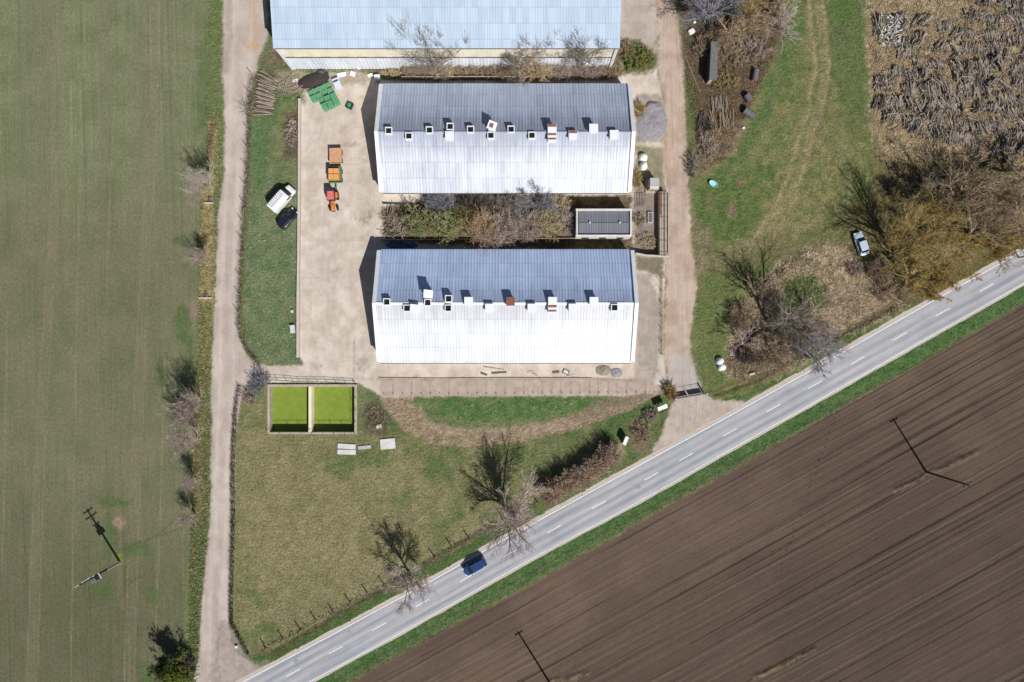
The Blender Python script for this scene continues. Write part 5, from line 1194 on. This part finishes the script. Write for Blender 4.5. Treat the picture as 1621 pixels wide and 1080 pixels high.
def shrub(px, py, rx, ry, h, seed, label, name='bare_shrub', cat='shrub', group=None, bk='brown', stems=70, c=(5,4), out=.5, twig=.02, leaves=None, up=.05):
    rg = np.random.default_rng(seed); x, y = g2(px, py); rx *= S; ry *= S
    root = thing(name, (x, y, 0), label, cat, group=group)
    a = rg.uniform(0, 2*math.pi, stems); r = np.sqrt(rg.uniform(0, 1, stems))*.8
    P = np.stack([np.cos(a)*r*rx, np.sin(a)*r*ry, np.full(stems, -.05)], 1)
    D = np.stack([np.cos(a)*r*out, np.sin(a)*r*out, np.ones(stems)], 1)+rg.normal(0, .2, (stems, 3))*np.array([1, 1, 0])
    L = h*rg.uniform(.5, 1.0, stems)*(1.1-.35*r)
    p1, r1 = grow(rg, P, D, L, np.full(stems, .035+.006*h), 4, .14, up)
    P, D, L2, R = spawn(rg, p1, r1, L, c[0], .2, .6, .5, .7); p2, r2 = grow(rg, P, D, L2, np.maximum(R, twig), 3, .2, .02)
    parts = [tubes(p1, r1, 4)]; v, f = join(parts); np_mesh('stems', v, [f], bark(bk, None), root)
    P, D, L3, R = spawn(rg, p2, r2, L2, c[1], .1, .7, .55, .7); p3, r3 = grow(rg, P, D, L3, np.maximum(R, twig*.8), 2, .2, .0)
    v, f = join([tubes(p2, r2, 3), tubes(p3, r3, 3)]); np_mesh('twigs', v, [f], bark(bk, None), root)
    if leaves:
        c1, c2, size, per = leaves
        t = rg.uniform(0, 1, (len(p3), per, 1)); Q = (p3[:, None, 0]*(1-t)+p3[:, None, -1]*t).reshape(-1, 3)+rg.normal(0, size*.7, (len(p3)*per, 3))
        v, f = leafquads(rg, Q, size); np_mesh('foliage', v, [f], LM, root, col=leafcol(rg, len(Q), c1, c2))
    return root

# trees along the asphalt road
tree(808, 820, 11.8, 11, 'large bare tree leaning over the asphalt road, casting a wide fan shadow on the pasture', bk='grey', bk2='mauve', limbs=11, c=(10,9,6), spread=.85, tr=.34, lean=(.05,-.05), limb_len=.58, trk=.42, twig=.022)
tree(652, 915, 9.4, 12, 'smaller bare tree at the pasture fence left of the dark blue car', bk='grey', bk2='mauve', limbs=11, c=(10,9,6), spread=.85, tr=.22, first=.2, limb_len=.54, trk=.42, twig=.02)
tree(1214, 508, 13.0, 13, 'big spreading bare tree in the brown scrub left of the silver car', bk='pale', bk2='grey', limbs=9, c=(7,6,4), spread=.62, tr=.30, first=.14, trk=.5, up=.03, limb_len=.66, twig=.022, lf=(.5,.5,.5))
tree(1278, 566, 8.5, 14, 'bare tree reaching over the asphalt road edge from the scrub', bk='grey', bk2='blue', limbs=8, c=(9,8,6), spread=.8, tr=.18)
tree(1172, 545, 6.0, 15, 'low bluish-grey bare tree behind the white bags', bk='blue', bk2='mauve', limbs=8, c=(6,5,4), spread=.9, tr=.12)
tree(1190, 470, 7.0, 16, 'small brown bare tree at the north-west rim of the scrub', bk='dark', bk2='brown', limbs=8, c=(5,5,4), spread=.8, tr=.13)
tree(1290, 500, 6.5, 17, 'thin tan bare tree in the middle of the dead-grass scrub', bk='brown', bk2='tan', limbs=8, c=(6,5,4), spread=.85, tr=.12)
tree(1246, 530, 7.5, 18, 'wide low bare tree rising from the bramble in the middle of the thicket', bk='brown', bk2='grey', limbs=11, c=(9,7,5), spread=.95, tr=.14, first=.1, trk=.3)
tree(1220, 560, 6.0, 19, 'fine-twigged bare tree right above the roadside ditch', bk='brown', bk2='brown', limbs=11, c=(9,7,4), spread=.95, tr=.11, first=.1, trk=.3)
shrub(1290, 530, 28, 20, 1.8, 298, 'mauve bramble sloping down to the roadside ditch', bk='mauve', stems=110, c=(5,4), twig=.022)
for i, (px, py, rx, ry, h, b, lb) in enumerate([(1205,555,38,22,2.6,'brown','brown bramble thicket above the roadside ditch'),(1250,545,32,22,2.2,'tan','tan bramble thicket below the big spreading tree'),(1170,500,24,22,2.2,'brown','rusty brown bramble clump at the left rim of the scrub'),(1228,478,18,16,1.4,'mauve','mauve bramble clump right behind the big spreading tree'),(1180,565,16,12,2.0,'dark','dark shrub beside the pale pallet'),(1352,426,14,12,1.0,'mauve','mauve bramble below the silver car'),(1385,428,20,18,2.2,'brown','brown bramble right below the silver car'),(1238,432,10,9,.8,'tan','straw-coloured clump at the top corner of the scrub')]):
    shrub(px, py, rx, ry, h, 300+i, lb, bk=b, stems=110, c=(5,4), twig=.022)
# willows and trees at the right
Y1 = ((168,150,52), (140,130,52), .10, 2)
tree(1408, 392, 11.0, 21, 'yellow-green budding willow just right of the silver car', 'willow', bk='olive', limbs=11, c=(8,7,4), spread=.6, tr=.24, first=.1, up=.05, trk=.4, limb_len=.66, leaves=((188,156,86),(156,130,78),.08,1))
tree(1428, 440, 9.0, 22, 'olive willow with a dark fork nearest the asphalt road', 'willow', bk='dark', bk2='olive', limbs=10, c=(8,7,5), spread=.85, tr=.25, leaves=((172,150,84),(138,122,72),.085,1))
tree(1462, 368, 10.0, 23, 'bright yellow willow in the middle of the right-hand grove', 'willow', bk='olive', limbs=10, c=(8,7,5), spread=.9, tr=.25, leaves=((180,152,88),(150,128,78),.085,2))
tree(1480, 425, 8.0, 24, 'low yellow willow at the grove edge above the asphalt road', 'willow', bk='olive', limbs=10, c=(8,7,5), spread=.95, tr=.22, leaves=((186,154,82),(150,126,74),.085,2))
tree(1520, 375, 9.5, 25, 'brown-olive tree between the yellow willows and the right photo edge', 'grove_tree', bk='dark', bk2='brown', limbs=10, c=(8,7,5), spread=.9, tr=.28, leaves=((134,118,64),(110,100,60),.08,1))
tree(1545, 385, 8.0, 26, 'amber tree overhanging the road verge near the right photo edge', 'grove_tree', bk='brown', bk2='olive', limbs=10, c=(8,7,5), spread=.95, tr=.2, leaves=((168,136,58),(140,118,58),.08,2))
tree(1448, 452, 6.5, 33, 'low amber willow leaning over the roadside ditch', 'willow', bk='olive', limbs=10, c=(8,7,5), spread=.95, tr=.16, leaves=((186,156,80),(148,126,68),.085,2))
tree(1590, 345, 10.0, 27, 'dark-limbed tree at the right photo edge above the road', 'grove_tree', bk='dark', bk2='brown', limbs=10, c=(9,8,6), spread=.95, tr=.32)
tree(1500, 318, 10.0, 28, 'olive tree behind the yellow willow towards the log stacks', 'grove_tree', bk='dark', bk2='brown', limbs=10, c=(9,8,5), spread=.85, tr=.24, leaves=((150,136,84),(120,110,70),.08,1))
tree(1560, 312, 9.0, 29, 'brown bare tree north of the dark-limbed edge tree', bk='dark', bk2='brown', limbs=10, c=(8,7,5), spread=.9, tr=.25)
tree(1600, 290, 9.5, 30, 'tan bare tree at the right edge just below the log stacks', bk='dark', bk2='tan', limbs=10, c=(8,7,5), spread=.9, tr=.25)
tree(1450, 320, 7.0, 31, 'dark bare tree at the left end of the grove below the log stacks', bk='dark', bk2='grey', limbs=9, c=(8,7,5), spread=.85, tr=.2)
tree(1612, 408, 8.0, 32, 'pale twigged bare tree overhanging the asphalt road at the right edge', bk='brown', bk2='tan', limbs=9, c=(8,7,5), spread=.9, tr=.16)
for i, (px, py, rx, ry, h, b, lb) in enumerate([(1410,460,34,24,2.4,'brown','rust-brown bramble bank above the road below the willows'),(1440,400,40,30,1.6,'tan','olive undergrowth between the two left willows'),(1500,400,44,26,1.6,'tan','olive undergrowth along the road below the grove'),(1560,350,40,34,2.4,'brown','brown undergrowth in the middle of the grove'),(1530,290,44,26,2.2,'tan','tan undergrowth along the south end of the log stacks'),(1600,330,26,40,1.6,'tan','undergrowth at the right photo edge of the grove'),(1475,290,36,22,1.8,'dark','dark scrub touching the lowest log stacks'),(1425,300,24,16,1.2,'tan','thin tan scrub left of the dark grove tree')]):
    shrub(px, py, rx, ry, h, 340+i, lb, bk=b, stems=120, c=(5,4), twig=.022)
# north-east clump
tree(1118, 38, 10.0, 41, 'bluish-dark bare tree beside the dirt road at the top of the photo', bk='dark', bk2='blue', limbs=9, c=(9,8,6), spread=.85, tr=.25)
tree(1165, 58, 9.0, 42, 'brown bare tree in the middle of the top thicket', bk='dark', bk2='brown', limbs=10, c=(8,7,5), spread=.9, tr=.22)
tree(1180, 22, 9.0, 43, 'yellow-olive twigged tree in the top thicket', bk='olive', bk2='olive', limbs=10, c=(8,7,5), spread=.9, tr=.22, leaves=((140,128,66),(116,108,62),.07,1))
tree(1215, 52, 7.0, 44, 'mauve bare tree at the meadow side of the top thicket', bk='grey', bk2='mauve', limbs=10, c=(8,7,5), spread=.9, tr=.18)
tree(1100, 10, 7.5, 45, 'dark bare tree cut by the top photo edge by the dirt road', bk='dark', bk2='blue', limbs=9, c=(8,7,5), spread=.85, tr=.18)
tree(1226, 8, 8.0, 46, 'brown bare tree cut by the top photo edge at the meadow', bk='brown', bk2='brown', limbs=10, c=(8,7,5), spread=.9, tr=.18)
for i, (px, py, rx, ry, h, b, lb) in enumerate([(1150,95,34,22,1.8,'brown','brown bramble right of the overgrown lean-to'),(1190,85,30,26,1.8,'mauve','mauve bramble between lean-to and east meadow'),(1145,60,34,24,2.0,'brown','brown undergrowth in the left half of the top thicket'),(1210,30,32,28,2.0,'brown','brown undergrowth in the right half of the top thicket'),(1145,130,28,14,1.1,'olive','greenish low scrub south of the lean-to'),(1110,75,14,18,1.6,'brown','brown bramble above the lean-to'),(1118,232,16,22,1.4,'mauve','mauve brush heap south of the pole stack'),(1118,200,10,10,1.0,'dark','dark twiggy clump by the pole stack'),(1094,262,9,24,1.5,'grey','grey saplings leaning over the dirt road edge'),(1010,175,8,12,1.4,'olive','olive shrub squeezed between upper barn and stone heap'),(1008,285,8,14,1.1,'olive','olive shrub left of the tiny hut'),(1022,383,18,14,.9,'tan','straw tuft in the lower half of the pen'),(1012,348,10,12,.8,'brown','brown weeds in the pen beside the pale trough')]):
    shrub(px, py, rx, ry, h, 360+i, lb, bk=b, stems=90, c=(5,4), twig=.02)
# in front of the hall
tree(692, 120, 10.4, 51, 'tall bare tree left of the others in front of the hall wall', bk='brown', bk2='grey', limbs=9, c=(9,7,5), spread=.55, tr=.16, first=.12, up=.12, trk=.5)
tree(822, 120, 9.4, 52, 'brown bare tree midway along the hall wall', bk='brown', bk2='grey', limbs=9, c=(9,7,5), spread=.6, tr=.15, first=.1, up=.12, trk=.5)
tree(916, 116, 10.6, 53, 'bare tree right of the others in front of the hall wall', bk='dark', bk2='grey', limbs=9, c=(9,7,5), spread=.55, tr=.16, first=.12, up=.12, trk=.5)
tree(848, 120, 6.5, 54, 'smaller tan bare tree between the middle and right hall trees', bk='brown', bk2='gold', limbs=9, c=(8,7,5), spread=.9, tr=.12, first=.1)
for i, (px, py, rx, ry, h, b, lb) in enumerate([(655,113,26,9,2.0,'brown','brown shrub at the left end of the hall hedge'),(700,116,24,10,2.2,'tan','tan shrub under the left hall tree'),(745,113,30,9,2.2,'brown','reddish brown shrub right of the left hall tree'),(795,114,26,10,2.6,'brown','brown shrub left of the middle hall tree'),(850,117,26,11,3.0,'tan','tan shrub under the middle hall trees, reaching the barn roof'),(885,114,24,10,2.8,'mauve','mauve shrub between the middle and right hall trees'),(928,114,26,10,2.4,'mauve','mauve shrub under the right hall tree'),(965,112,20,10,2.2,'brown','brown shrub at the right end of the hall hedge'),(620,116,18,7,.9,'tan','low dry weeds left of the hall hedge')]):
    shrub(px, py, rx, ry, h, 380+i, lb, bk=b, stems=110, c=(5,4), twig=.02, out=.35)
shrub(1010, 95, 26, 20, 1.6, 400, 'green leafy bush off the hall right corner', 'leafy_shrub', bk='olive', stems=90, c=(5,4), leaves=((92,124,52),(122,134,76),.09,2))
shrub(990, 78, 14, 13, 1.4, 401, 'brown scrub between hall corner and the green bush', bk='brown', stems=70)
# between the barns
for i, (px, py, rx, ry, h, b, lb, lv) in enumerate([
 (664,352,20,18,3.0,'tan','grey-green leafy shrub next to the stick heap between the barns',((128,138,84),(98,118,64),.10,2)),
 (706,360,26,18,3.2,'tan','largest grey-green leafy shrub between the barns',((136,144,92),(96,122,62),.10,2)),
 (735,345,20,16,2.6,'olive','dark green shrub left of the golden shrub',((84,104,56),(118,122,78),.09,2)),
 (765,366,24,20,4.4,'gold','golden brown bare shrub between the barns',None),
 (800,362,26,20,3.8,'mauve','mauve bare shrub right of the golden one',None),
 (834,362,24,20,3.4,'mauve','greyish mauve bare shrub in the middle of the barn gap',None),
 (866,356,24,22,3.4,'tan','straw-coloured shrub left of the small shed',((176,160,112),(148,134,90),.07,1)),
 (895,350,14,22,2.6,'mauve','narrow bare shrub touching the small shed',None),
 (696,325,26,9,3.2,'blue','bluish bare shrub against the upper barn south wall',None),
 (750,323,26,9,3.2,'dark','dark bare shrub against the upper barn above the golden shrub',None),
 (800,322,24,9,3.0,'grey','grey bare shrub at the middle of the upper barn south wall',None),
 (880,330,22,16,2.6,'tan','tan shrub behind the shed corner at the upper barn',None)]):
    shrub(px, py, rx, ry, h, 410+i, lb, name='leafy_shrub' if lv else 'bare_shrub', bk=b, stems=120, c=(6,4), twig=.02, leaves=lv, out=.4)
tree(848, 327, 6.6, 55, 'bare bluish tree whose twigs overlap the upper barn roof edge', bk='dark', bk2='blue', limbs=9, c=(8,7,5), spread=.8, tr=.13, first=.12, up=.12)
shrub(778, 384, 12, 7, 4.2, 430, 'reddish bare shrub overlapping the lower barn roof edge', bk='mauve', stems=60, c=(5,4), twig=.018)
# saplings along the gravel track
TR = [(338,294,6.6,'slender sapling with a long thin shadow, highest along the gravel track',9,.03),(329,406,4.6,'small sapling just left of the track north of the lower culvert',8,.02),(321,634,7.6,'dense twiggy sapling, upper of the two mauve ones left of the track',12,.02),(317,699,6.8,'twiggy sapling, lower of the two mauve ones left of the track',11,.02),(312,760,4.2,'small grey sapling below the two mauve ones',8,.02),(313,817,4.6,'lowest small sapling left of the track, level with the crop field pole',8,.02)]
for i, (px, py, h, lb, nl, _) in enumerate(TR):
    tree(px, py, h, 60+i, lb, 'sapling', group='saplings left of the gravel track', bk='dark' if i < 2 else 'brown', bk2='mauve' if i != 0 else 'pale', limbs=nl+5, c=(8,7,5 if i in (2,3) else 3), spread=.5, tr=.08, first=.12, up=.15, trk=.5, limb_len=.62, twig=.017 if i in (2,3) else .011, lf=(.6,.5,.45))
shrub(412, 606, 12, 14, 2.6, 440, 'bluish bare shrub at the north-west corner of the basin', bk='blue', stems=60, c=(6,4), out=.9, twig=.015)
shrub(396, 628, 10, 14, 1.3, 441, 'low mauve shrub beside the track left of the basin', bk='mauve', stems=60, c=(5,4), out=.9)
shrub(393, 178, 5, 10, 2.6, 442, 'thin leaning sapling clump beside the left log stack', bk='grey', stems=12, c=(5,3), out=.8, twig=.014)
tree(289, 1056, 4.4, 70, 'yellow-green leafy tree in the bottom left corner', 'leafy_tree', bk='dark', limbs=12, c=(7,6,3), spread=.8, tr=.14, first=.08, leaves=((132,142,44),(88,108,40),.11,3), limb_len=.62)
tree(284, 1071, 3.2, 71, 'smaller yellow-green tree cut by the bottom photo edge', 'leafy_tree', bk='dark', limbs=12, c=(7,6,3), spread=.9, tr=.12, first=.06, leaves=((146,152,40),(98,116,40),.11,3))
tree(279, 1042, 4.8, 72, 'dark green tree behind the yellow-green one in the bottom left corner', 'leafy_tree', bk='dark', limbs=12, c=(7,6,3), spread=.45, tr=.12, first=.06, leaves=((60,80,36),(44,64,30),.12,3), up=.2)
shrub(300, 1044, 7, 11, 2.6, 443, 'dark mauve shrub right of the corner trees', bk='dark', stems=60, c=(6,4), twig=.022)
# hedge between pasture and road: one continuous bank of upright stems
HP = [(872,779),(896,762),(920,749),(944,734),(964,717)]
for i, (px, py) in enumerate(HP):
    w0 = ['first, south-west end','second','middle','fourth','last, north-east end'][i]
    shrub(px, py, 17, 11, 3.3, 450+i, 'dense brown hedge bush beside the road, '+w0+' of the five', name='hedge_bush', group='hedge bushes beside the road', bk='reed', stems=260, c=(5,3), out=.18, twig=.024, up=.12)
for i, (px, py, rx, ry, h, b, lb) in enumerate([(1016,684,15,22,1.2,'reed','brown bramble bank right of the white cabinet'),(1028,656,12,9,1.1,'mauve','mauve twigs around the notice board posts'),(1060,620,8,12,1.6,'olive','olive bush at the left gate post')]):
    shrub(px, py, rx, ry, h, 460+i, lb, bk=b, stems=110, c=(5,4), twig=.02)
shrub(462, 212, 9, 26, .8, 470, 'mauve heap of cut twigs on the lawn beside the yard wall', 'brush_heap', 'brush heap', bk='mauve', stems=110, c=(5,4), out=1.2)
shrub(596, 660, 16, 20, .7, 471, 'brown dead weeds on dark soil right of the basin', 'weed_patch', 'weeds', bk='brown', stems=110, c=(5,3), out=1.0)

# ------------------------------------------------------------------ logs and stick heaps
def logmesh(specs, s=6):
    """specs rows: x,y,z,len,rad,azimuth,pitch,taper"""
    a = np.array(specs, float); D = np.stack([np.cos(a[:,5])*np.cos(a[:,6]), np.sin(a[:,5])*np.cos(a[:,6]), np.sin(a[:,6])], 1)
    P = a[:, :3]; p0 = P-D*a[:, 3:4]/2; p1 = P+D*a[:, 3:4]/2
    pts = np.stack([p0, p1], 1); rad = np.stack([a[:,4], a[:,4]*a[:,7]], 1); v, f = tubes(pts, rad, s)
    n = len(a); base = np.arange(n)[:, None]*2*s; cap0 = base+np.arange(s)[None, ::-1]; cap1 = base+s+np.arange(s)[None]
    return v, [f, np.concatenate([cap0, cap1])]
rg = np.random.default_rng(77)
def in_logs(px, py):
    left = 1382 + 10*math.sin(py/40)+ (22 if py > 170 else 0)+rg.uniform(-6, 14)
    if px < left: return False
    if py < 28 and px < 1530: return False
    if py > 200+ (px-1384)*.28: return False
    return True
stuff = []; indiv = []
row = 12
for ri, yrow in enumerate(range(-60, 262, 22)):
    x = 1382+rg.uniform(0, 6)
    while x < 1760:
        wd = rg.uniform(5, 26); gap = rg.uniform(1, 4) if rg.random() < .72 else rg.uniform(7, 18)
        yb = yrow+9*math.sin(x/37+ri*.7)+rg.uniform(-7, 7); base_az = math.pi/2+rg.normal(0, .34); n = int(wd*rg.uniform(2.0, 3.8)*(1.5 if rg.random() < .25 else 1)); hgt = rg.uniform(.35, 1.25); ll = rg.uniform(1.4, 2.6)
        if in_logs(x+wd/2, yb):
            for i in range(n):
                px = x+rg.uniform(0, wd); lv = rg.uniform(0, 1)**.7
                gx_, gy_ = g2(px, yb+rg.normal(0, 1.6)); edge = 1-abs((px-x)/wd-.5)*1.3
                z = .08+lv*hgt*max(edge, .2); az = base_az+rg.normal(0, .16)*(1+3*(rg.random() < .2)); pit = rg.normal(0, .10)+(.35*rg.choice([-1, 1]) if rg.random() < .08 else 0)
                (indiv if (px < 1621 and yb > 5 and lv > .6) else stuff).append((gx_, gy_, max(z, .1), ll*rg.uniform(.65, 1.1), rg.uniform(.035, .10), az, pit, rg.uniform(.75, 1)))
        x += wd+gap
for i in range(1100):
    px, py = rg.uniform(1384, 1680), rg.uniform(-20, 262)
    if in_logs(px, py): x, y = g2(px, py); stuff.append((x, y, rg.uniform(.05, .7), rg.uniform(.7, 2.4), rg.uniform(.025, .06), math.pi/2+rg.normal(0, .8), rg.normal(0, .12), .8))
rg.shuffle(indiv); stuff += [tuple(r) for r in indiv[280:]]; indiv = indiv[:280]
lv_, lf_ = logmesh([r for i, r in enumerate(stuff) if i % 3]); o = np_mesh('log_stacks', lv_, lf_, M['logs']); tag(o, 'grey stacked logs filling the dry ground at the upper right', 'logs', kind='stuff')
lv_, lf_ = logmesh([r for i, r in enumerate(stuff) if i % 3 == 0]); o = np_mesh('log_stacks', lv_, lf_, M['logs2']); tag(o, 'darker weathered logs among the stacks at the upper right', 'logs', kind='stuff')
protos = []
for k in range(6):
    v, f = logmesh([(0,0,0,2.1,.075+.012*k,0,0,.86)], 8); me = np_mesh('log', v, f, M['logs'] if k % 3 else M['logs2'])
    protos.append(me)
for i, r in enumerate(indiv):
    p = protos[i % 6]; o = p if i < 6 else p.copy()
    if i >= 6: scene.collection.objects.link(o)
    o.location = r[:3]; o.rotation_euler = (0, -r[6], r[5]); o.scale = (r[3]/2.1, 1, 1)
    tag(o, 'grey log lying on top of a stack at the upper right', 'log', 'logs on the upper right stacks')
# pale birch splits
M['birch'] = mat('pale_split_wood', alb(204,200,196), var=.4, scale=3)
bs = []
for i in range(130):
    px = rg.uniform(1389, 1424); py = rg.uniform(26, 74)
    x, y = g2(px, py); bs.append((x, y, rg.uniform(.1, .9), rg.uniform(.4, .9), rg.uniform(.08, .14), rg.uniform(0, 6.3), rg.normal(0, .3), .9))
v, f = logmesh(bs, 5); tag(np_mesh('split_wood_heap', v, f, M['birch']), 'whitish heap of short split wood at the corner of the log stacks', 'wood heap', kind='stuff')
# logs stacked left, beside the track
def loglist(n, fn, name, label, cat, group, mats, seed):
    rg_ = np.random.default_rng(seed)
    for i in range(n):
        x, y, z, l, r, az, pit = fn(i, rg_); v, f = logmesh([(0,0,0,l,r,0,0,.85)], 7)
        o = np_mesh(name, v, f, M[mats[i % len(mats)]]); o.location = (x, y, z); o.rotation_euler = (0, -pit, az); tag(o, label, cat, group)
def lA(i, q):
    t = i % 30/29; px, py = 417+9*(1-t)+q.uniform(-2,2)-1*(i//30), 120+62*t; x, y = g2(px, py)
    return x, y, .12+.16*(i//30)+q.uniform(0,.06), q.uniform(2.6,3.6), q.uniform(.08,.13), math.radians(-30+26*t+q.uniform(-7,7)), 0
loglist(52, lA, 'log', 'brown log in the stack at the top of the left lawn', 'log', 'logs stacked on the left lawn', ['logs','logs2','wood'], 5)
def lB(i, q):
    x, y = g2(q.uniform(445,474), q.uniform(124,150)); return x, y, q.uniform(.06,.35), q.uniform(1.2,2.6), q.uniform(.03,.06), q.uniform(0,6.3), q.normal(0,.05)
loglist(34, lB, 'branch', 'thin stick in the loose scatter between log stack and green bins', 'branch', 'sticks scattered near the bins', ['logs','wood'], 6)
def lC(i, q):
    k = i % 3; px, py = [(q.uniform(1124,1152), 166+q.uniform(-3,3)), (q.uniform(1104,1114), q.uniform(186,204)), (q.uniform(1120,1160), 190+q.uniform(-8,8))][k]
    x, y = g2(px, py); return x, y, q.uniform(.08,.6), q.uniform(1.6,2.8), q.uniform(.04,.075), math.radians(90+[0,-12,8][k]+q.uniform(-8,8)), q.normal(0,.05)
loglist(80, lC, 'branch', 'grey cut pole in the pole stack between dirt road and barrels', 'branch', 'cut poles by the barrels', ['logs','logs2','wood'], 7)
def lD(i, q):
    x, y = g2(q.uniform(606,645), q.uniform(334,374)); return x, y, q.uniform(.06,.8), q.uniform(1.2,3.2), q.uniform(.03,.06), q.uniform(0,6.3), q.normal(0,.15)
loglist(90, lD, 'branch', 'dry branch in the stick heap at the left end of the barn gap', 'branch', 'stick heap between the barns', ['logs','wood','logs2'], 8)

# ------------------------------------------------------------------ ground cover: grass blades and dead stalks
def inside(P, x, y): return sdf(x, y, P) < 0
def tufts(name, label, n, box, test, hgt, wid, seed, lean=.5, cmul=(.7,1.35), ctint=None, patch=0):
    rg_ = np.random.default_rng(seed); px = rg_.uniform(box[0], box[2], n); py = rg_.uniform(box[1], box[3], n)
    k = test(px, py); px = px[k]; py = py[k]
    if patch: k = fbm(px/patch, py/patch, 3, seed) > .48; px = px[k]; py = py[k]
    x = (px-CX)*S; y = (CY-py)*S; n = len(x); c, z = gcol(x, y)
    a = rg_.uniform(0, 2*math.pi, n); w_ = wid*rg_.uniform(.6, 1.4, n); h_ = hgt*rg_.uniform(.5, 1.3, n); la = rg_.uniform(0, 2*math.pi, n); ll = h_*lean*rg_.uniform(.2, 1.6, n)
    B = np.stack([x, y, z-.02], 1); d = np.stack([np.cos(a)*w_, np.sin(a)*w_, 0*a], 1); T = B+np.stack([np.cos(la)*ll, np.sin(la)*ll, h_], 1)
    V = np.stack([B-d, B+d, T], 1).reshape(-1, 3); F = np.arange(3*n).reshape(n, 3)
    m_ = rg_.uniform(cmul[0], cmul[1], (n, 1)); cc = c*m_
    if ctint is not None:
        t = rg_.uniform(0, 1, (n, 1))**2; cc = cc*(1-t)+np.asarray(alb(*ctint))*t
    o = np_mesh(name, V, [F], LM, col=np.repeat(cc, 3, 0)); tag(o, label, 'ground cover', kind='stuff')
notroad = lambda x, y: (sdf(x, y, ROAD_NW+ROAD_SE[::-1]) > 6) & (sdf(x, y, DRT) > 1) & (sdf(x, y, TRACK) > 1) & (sdf(x, y, YARD) > 1)
tufts('pasture_grass', 'dry tufted grass of the pasture', 90000, (368,600,1060,1050), lambda x, y: inside(MEAD, x, y) & notroad(x, y) & ~((x > 420) & (x < 570) & (y > 604) & (y < 692)), .16, .05, 1, lean=1.1, ctint=(176,164,120))
tufts('meadow_grass', 'grass of the east meadow', 80000, (1075,0,1400,620), lambda x, y: inside(EAST, x, y) & notroad(x, y), .13, .05, 2, lean=1.0, ctint=(150,150,96))
tufts('dead_grass', 'dead tufted grass in the scrub beside the road', 60000, (1150,380,1460,610), lambda x, y: notroad(x, y) & inside([(1165,500),(1215,440),(1250,400),(1300,385),(1345,385),(1450,480),(1190,607),(1140,590)], x, y), .26, .06, 3, lean=1.0, cmul=(.75,1.5), ctint=(216,190,156))
tufts('dead_grass', 'tan dead grass around the log stacks', 90000, (1340,0,1640,400), lambda x, y: inside([(1372,-20),(1700,-20),(1700,380),(1621,392),(1440,300),(1385,250)], x, y), .24, .06, 4, lean=1.0, cmul=(.8,1.6), ctint=(206,180,140))
tufts('dead_leaves', 'brown dead stalks in the top thicket', 40000, (1070,0,1240,280), lambda x, y: inside([(1078,-10),(1240,-10),(1222,100),(1195,150),(1150,250),(1110,275),(1088,150)], x, y) & notroad(x, y), .28, .05, 5, lean=1, ctint=(160,134,106))
tufts('verge_grass', 'lush green grass of the road verges', 70000, (400,380,1640,1080), lambda x, y: (inside(SEV, x, y) | ((np.interp(x, xs, ynw)-y > 10) & (np.interp(x, xs, ynw)-y < 26) & ((x < 1030) | (x > 1185)) & (x > 400))) & (sdf(x, y, ROAD_NW+ROAD_SE[::-1]) > 5), .22, .05, 6, lean=.7, cmul=(.7,1.4))
tufts('lawn_grass', 'short green grass of the left lawn', 30000, (380,110,480,580), lambda x, y: inside(LAWN, x, y), .12, .04, 7, lean=1, cmul=(.75,1.4))
tufts('dead_grass', 'straw in the ditch strip beside the gravel track', 34000, (300,180,350,1080), lambda x, y: inside(STRIP, x, y) & (sdf(x, y, TRACK) > 0), .35, .045, 8, lean=.9, ctint=(208,190,140))
tufts('fence_weeds', 'dark weeds along the pasture fence', 16000, (360,600,400,1040), lambda x, y: ldist(x, y, LF) < 3.2, .5, .05, 9, lean=.6, cmul=(.4,.9))
tufts('fence_weeds', 'dry weeds along the lawn fence', 9000, (370,110,412,580), lambda x, y: ldist(x, y, LL) < 3.0, .45, .05, 10, lean=.6, cmul=(.5,1.0))
tufts('fence_weeds', 'dry weeds along the roadside fence', 26000, (410,780,860,1040), lambda x, y: ldist(x, y, RF) < 2.6, .55, .06, 11, lean=.6, cmul=(.5,1.1))
tufts('dead_leaves', 'brown litter between the barns and hall', 40000, (430,60,1050,400), lambda x, y: (inside(VEGH, x, y) & (y > 98)) | inside(VEGB, x, y), .22, .05, 12, lean=1.2, ctint=(176,144,112))
tufts('crop_blades', 'young crop leaves of the green field', 120000, (0,0,330,1080), lambda x, y: inside(CROP, x, y), .07, .035, 13, lean=.9, cmul=(.65,1.45))
# small flowers in the lawn
rg = np.random.default_rng(9); n = 420; px = np.concatenate([rg.uniform(384, 470, 320), rg.uniform(660, 950, 100)]); py = np.concatenate([rg.uniform(310, 575, 320), rg.uniform(630, 662, 100)])
k = inside(LAWN, px, py) | (px > 600); px, py = px[k], py[k]; P = np.stack([(px-CX)*S, (CY-py)*S, np.full(len(px), .14)], 1)
v, f = leafquads(rg, P, .10); v[:, 2] = .14+(v[:, 2]-.14)*.3
tag(np_mesh('wild_flowers', v, [f], LM, col=np.tile(np.array(alb(222,222,170)), (len(v), 1))), 'tiny pale flowers dotted in the green grass', 'flowers', kind='stuff')
for me in [m for m in bpy.data.meshes if m.users == 0]: bpy.data.meshes.remove(me)
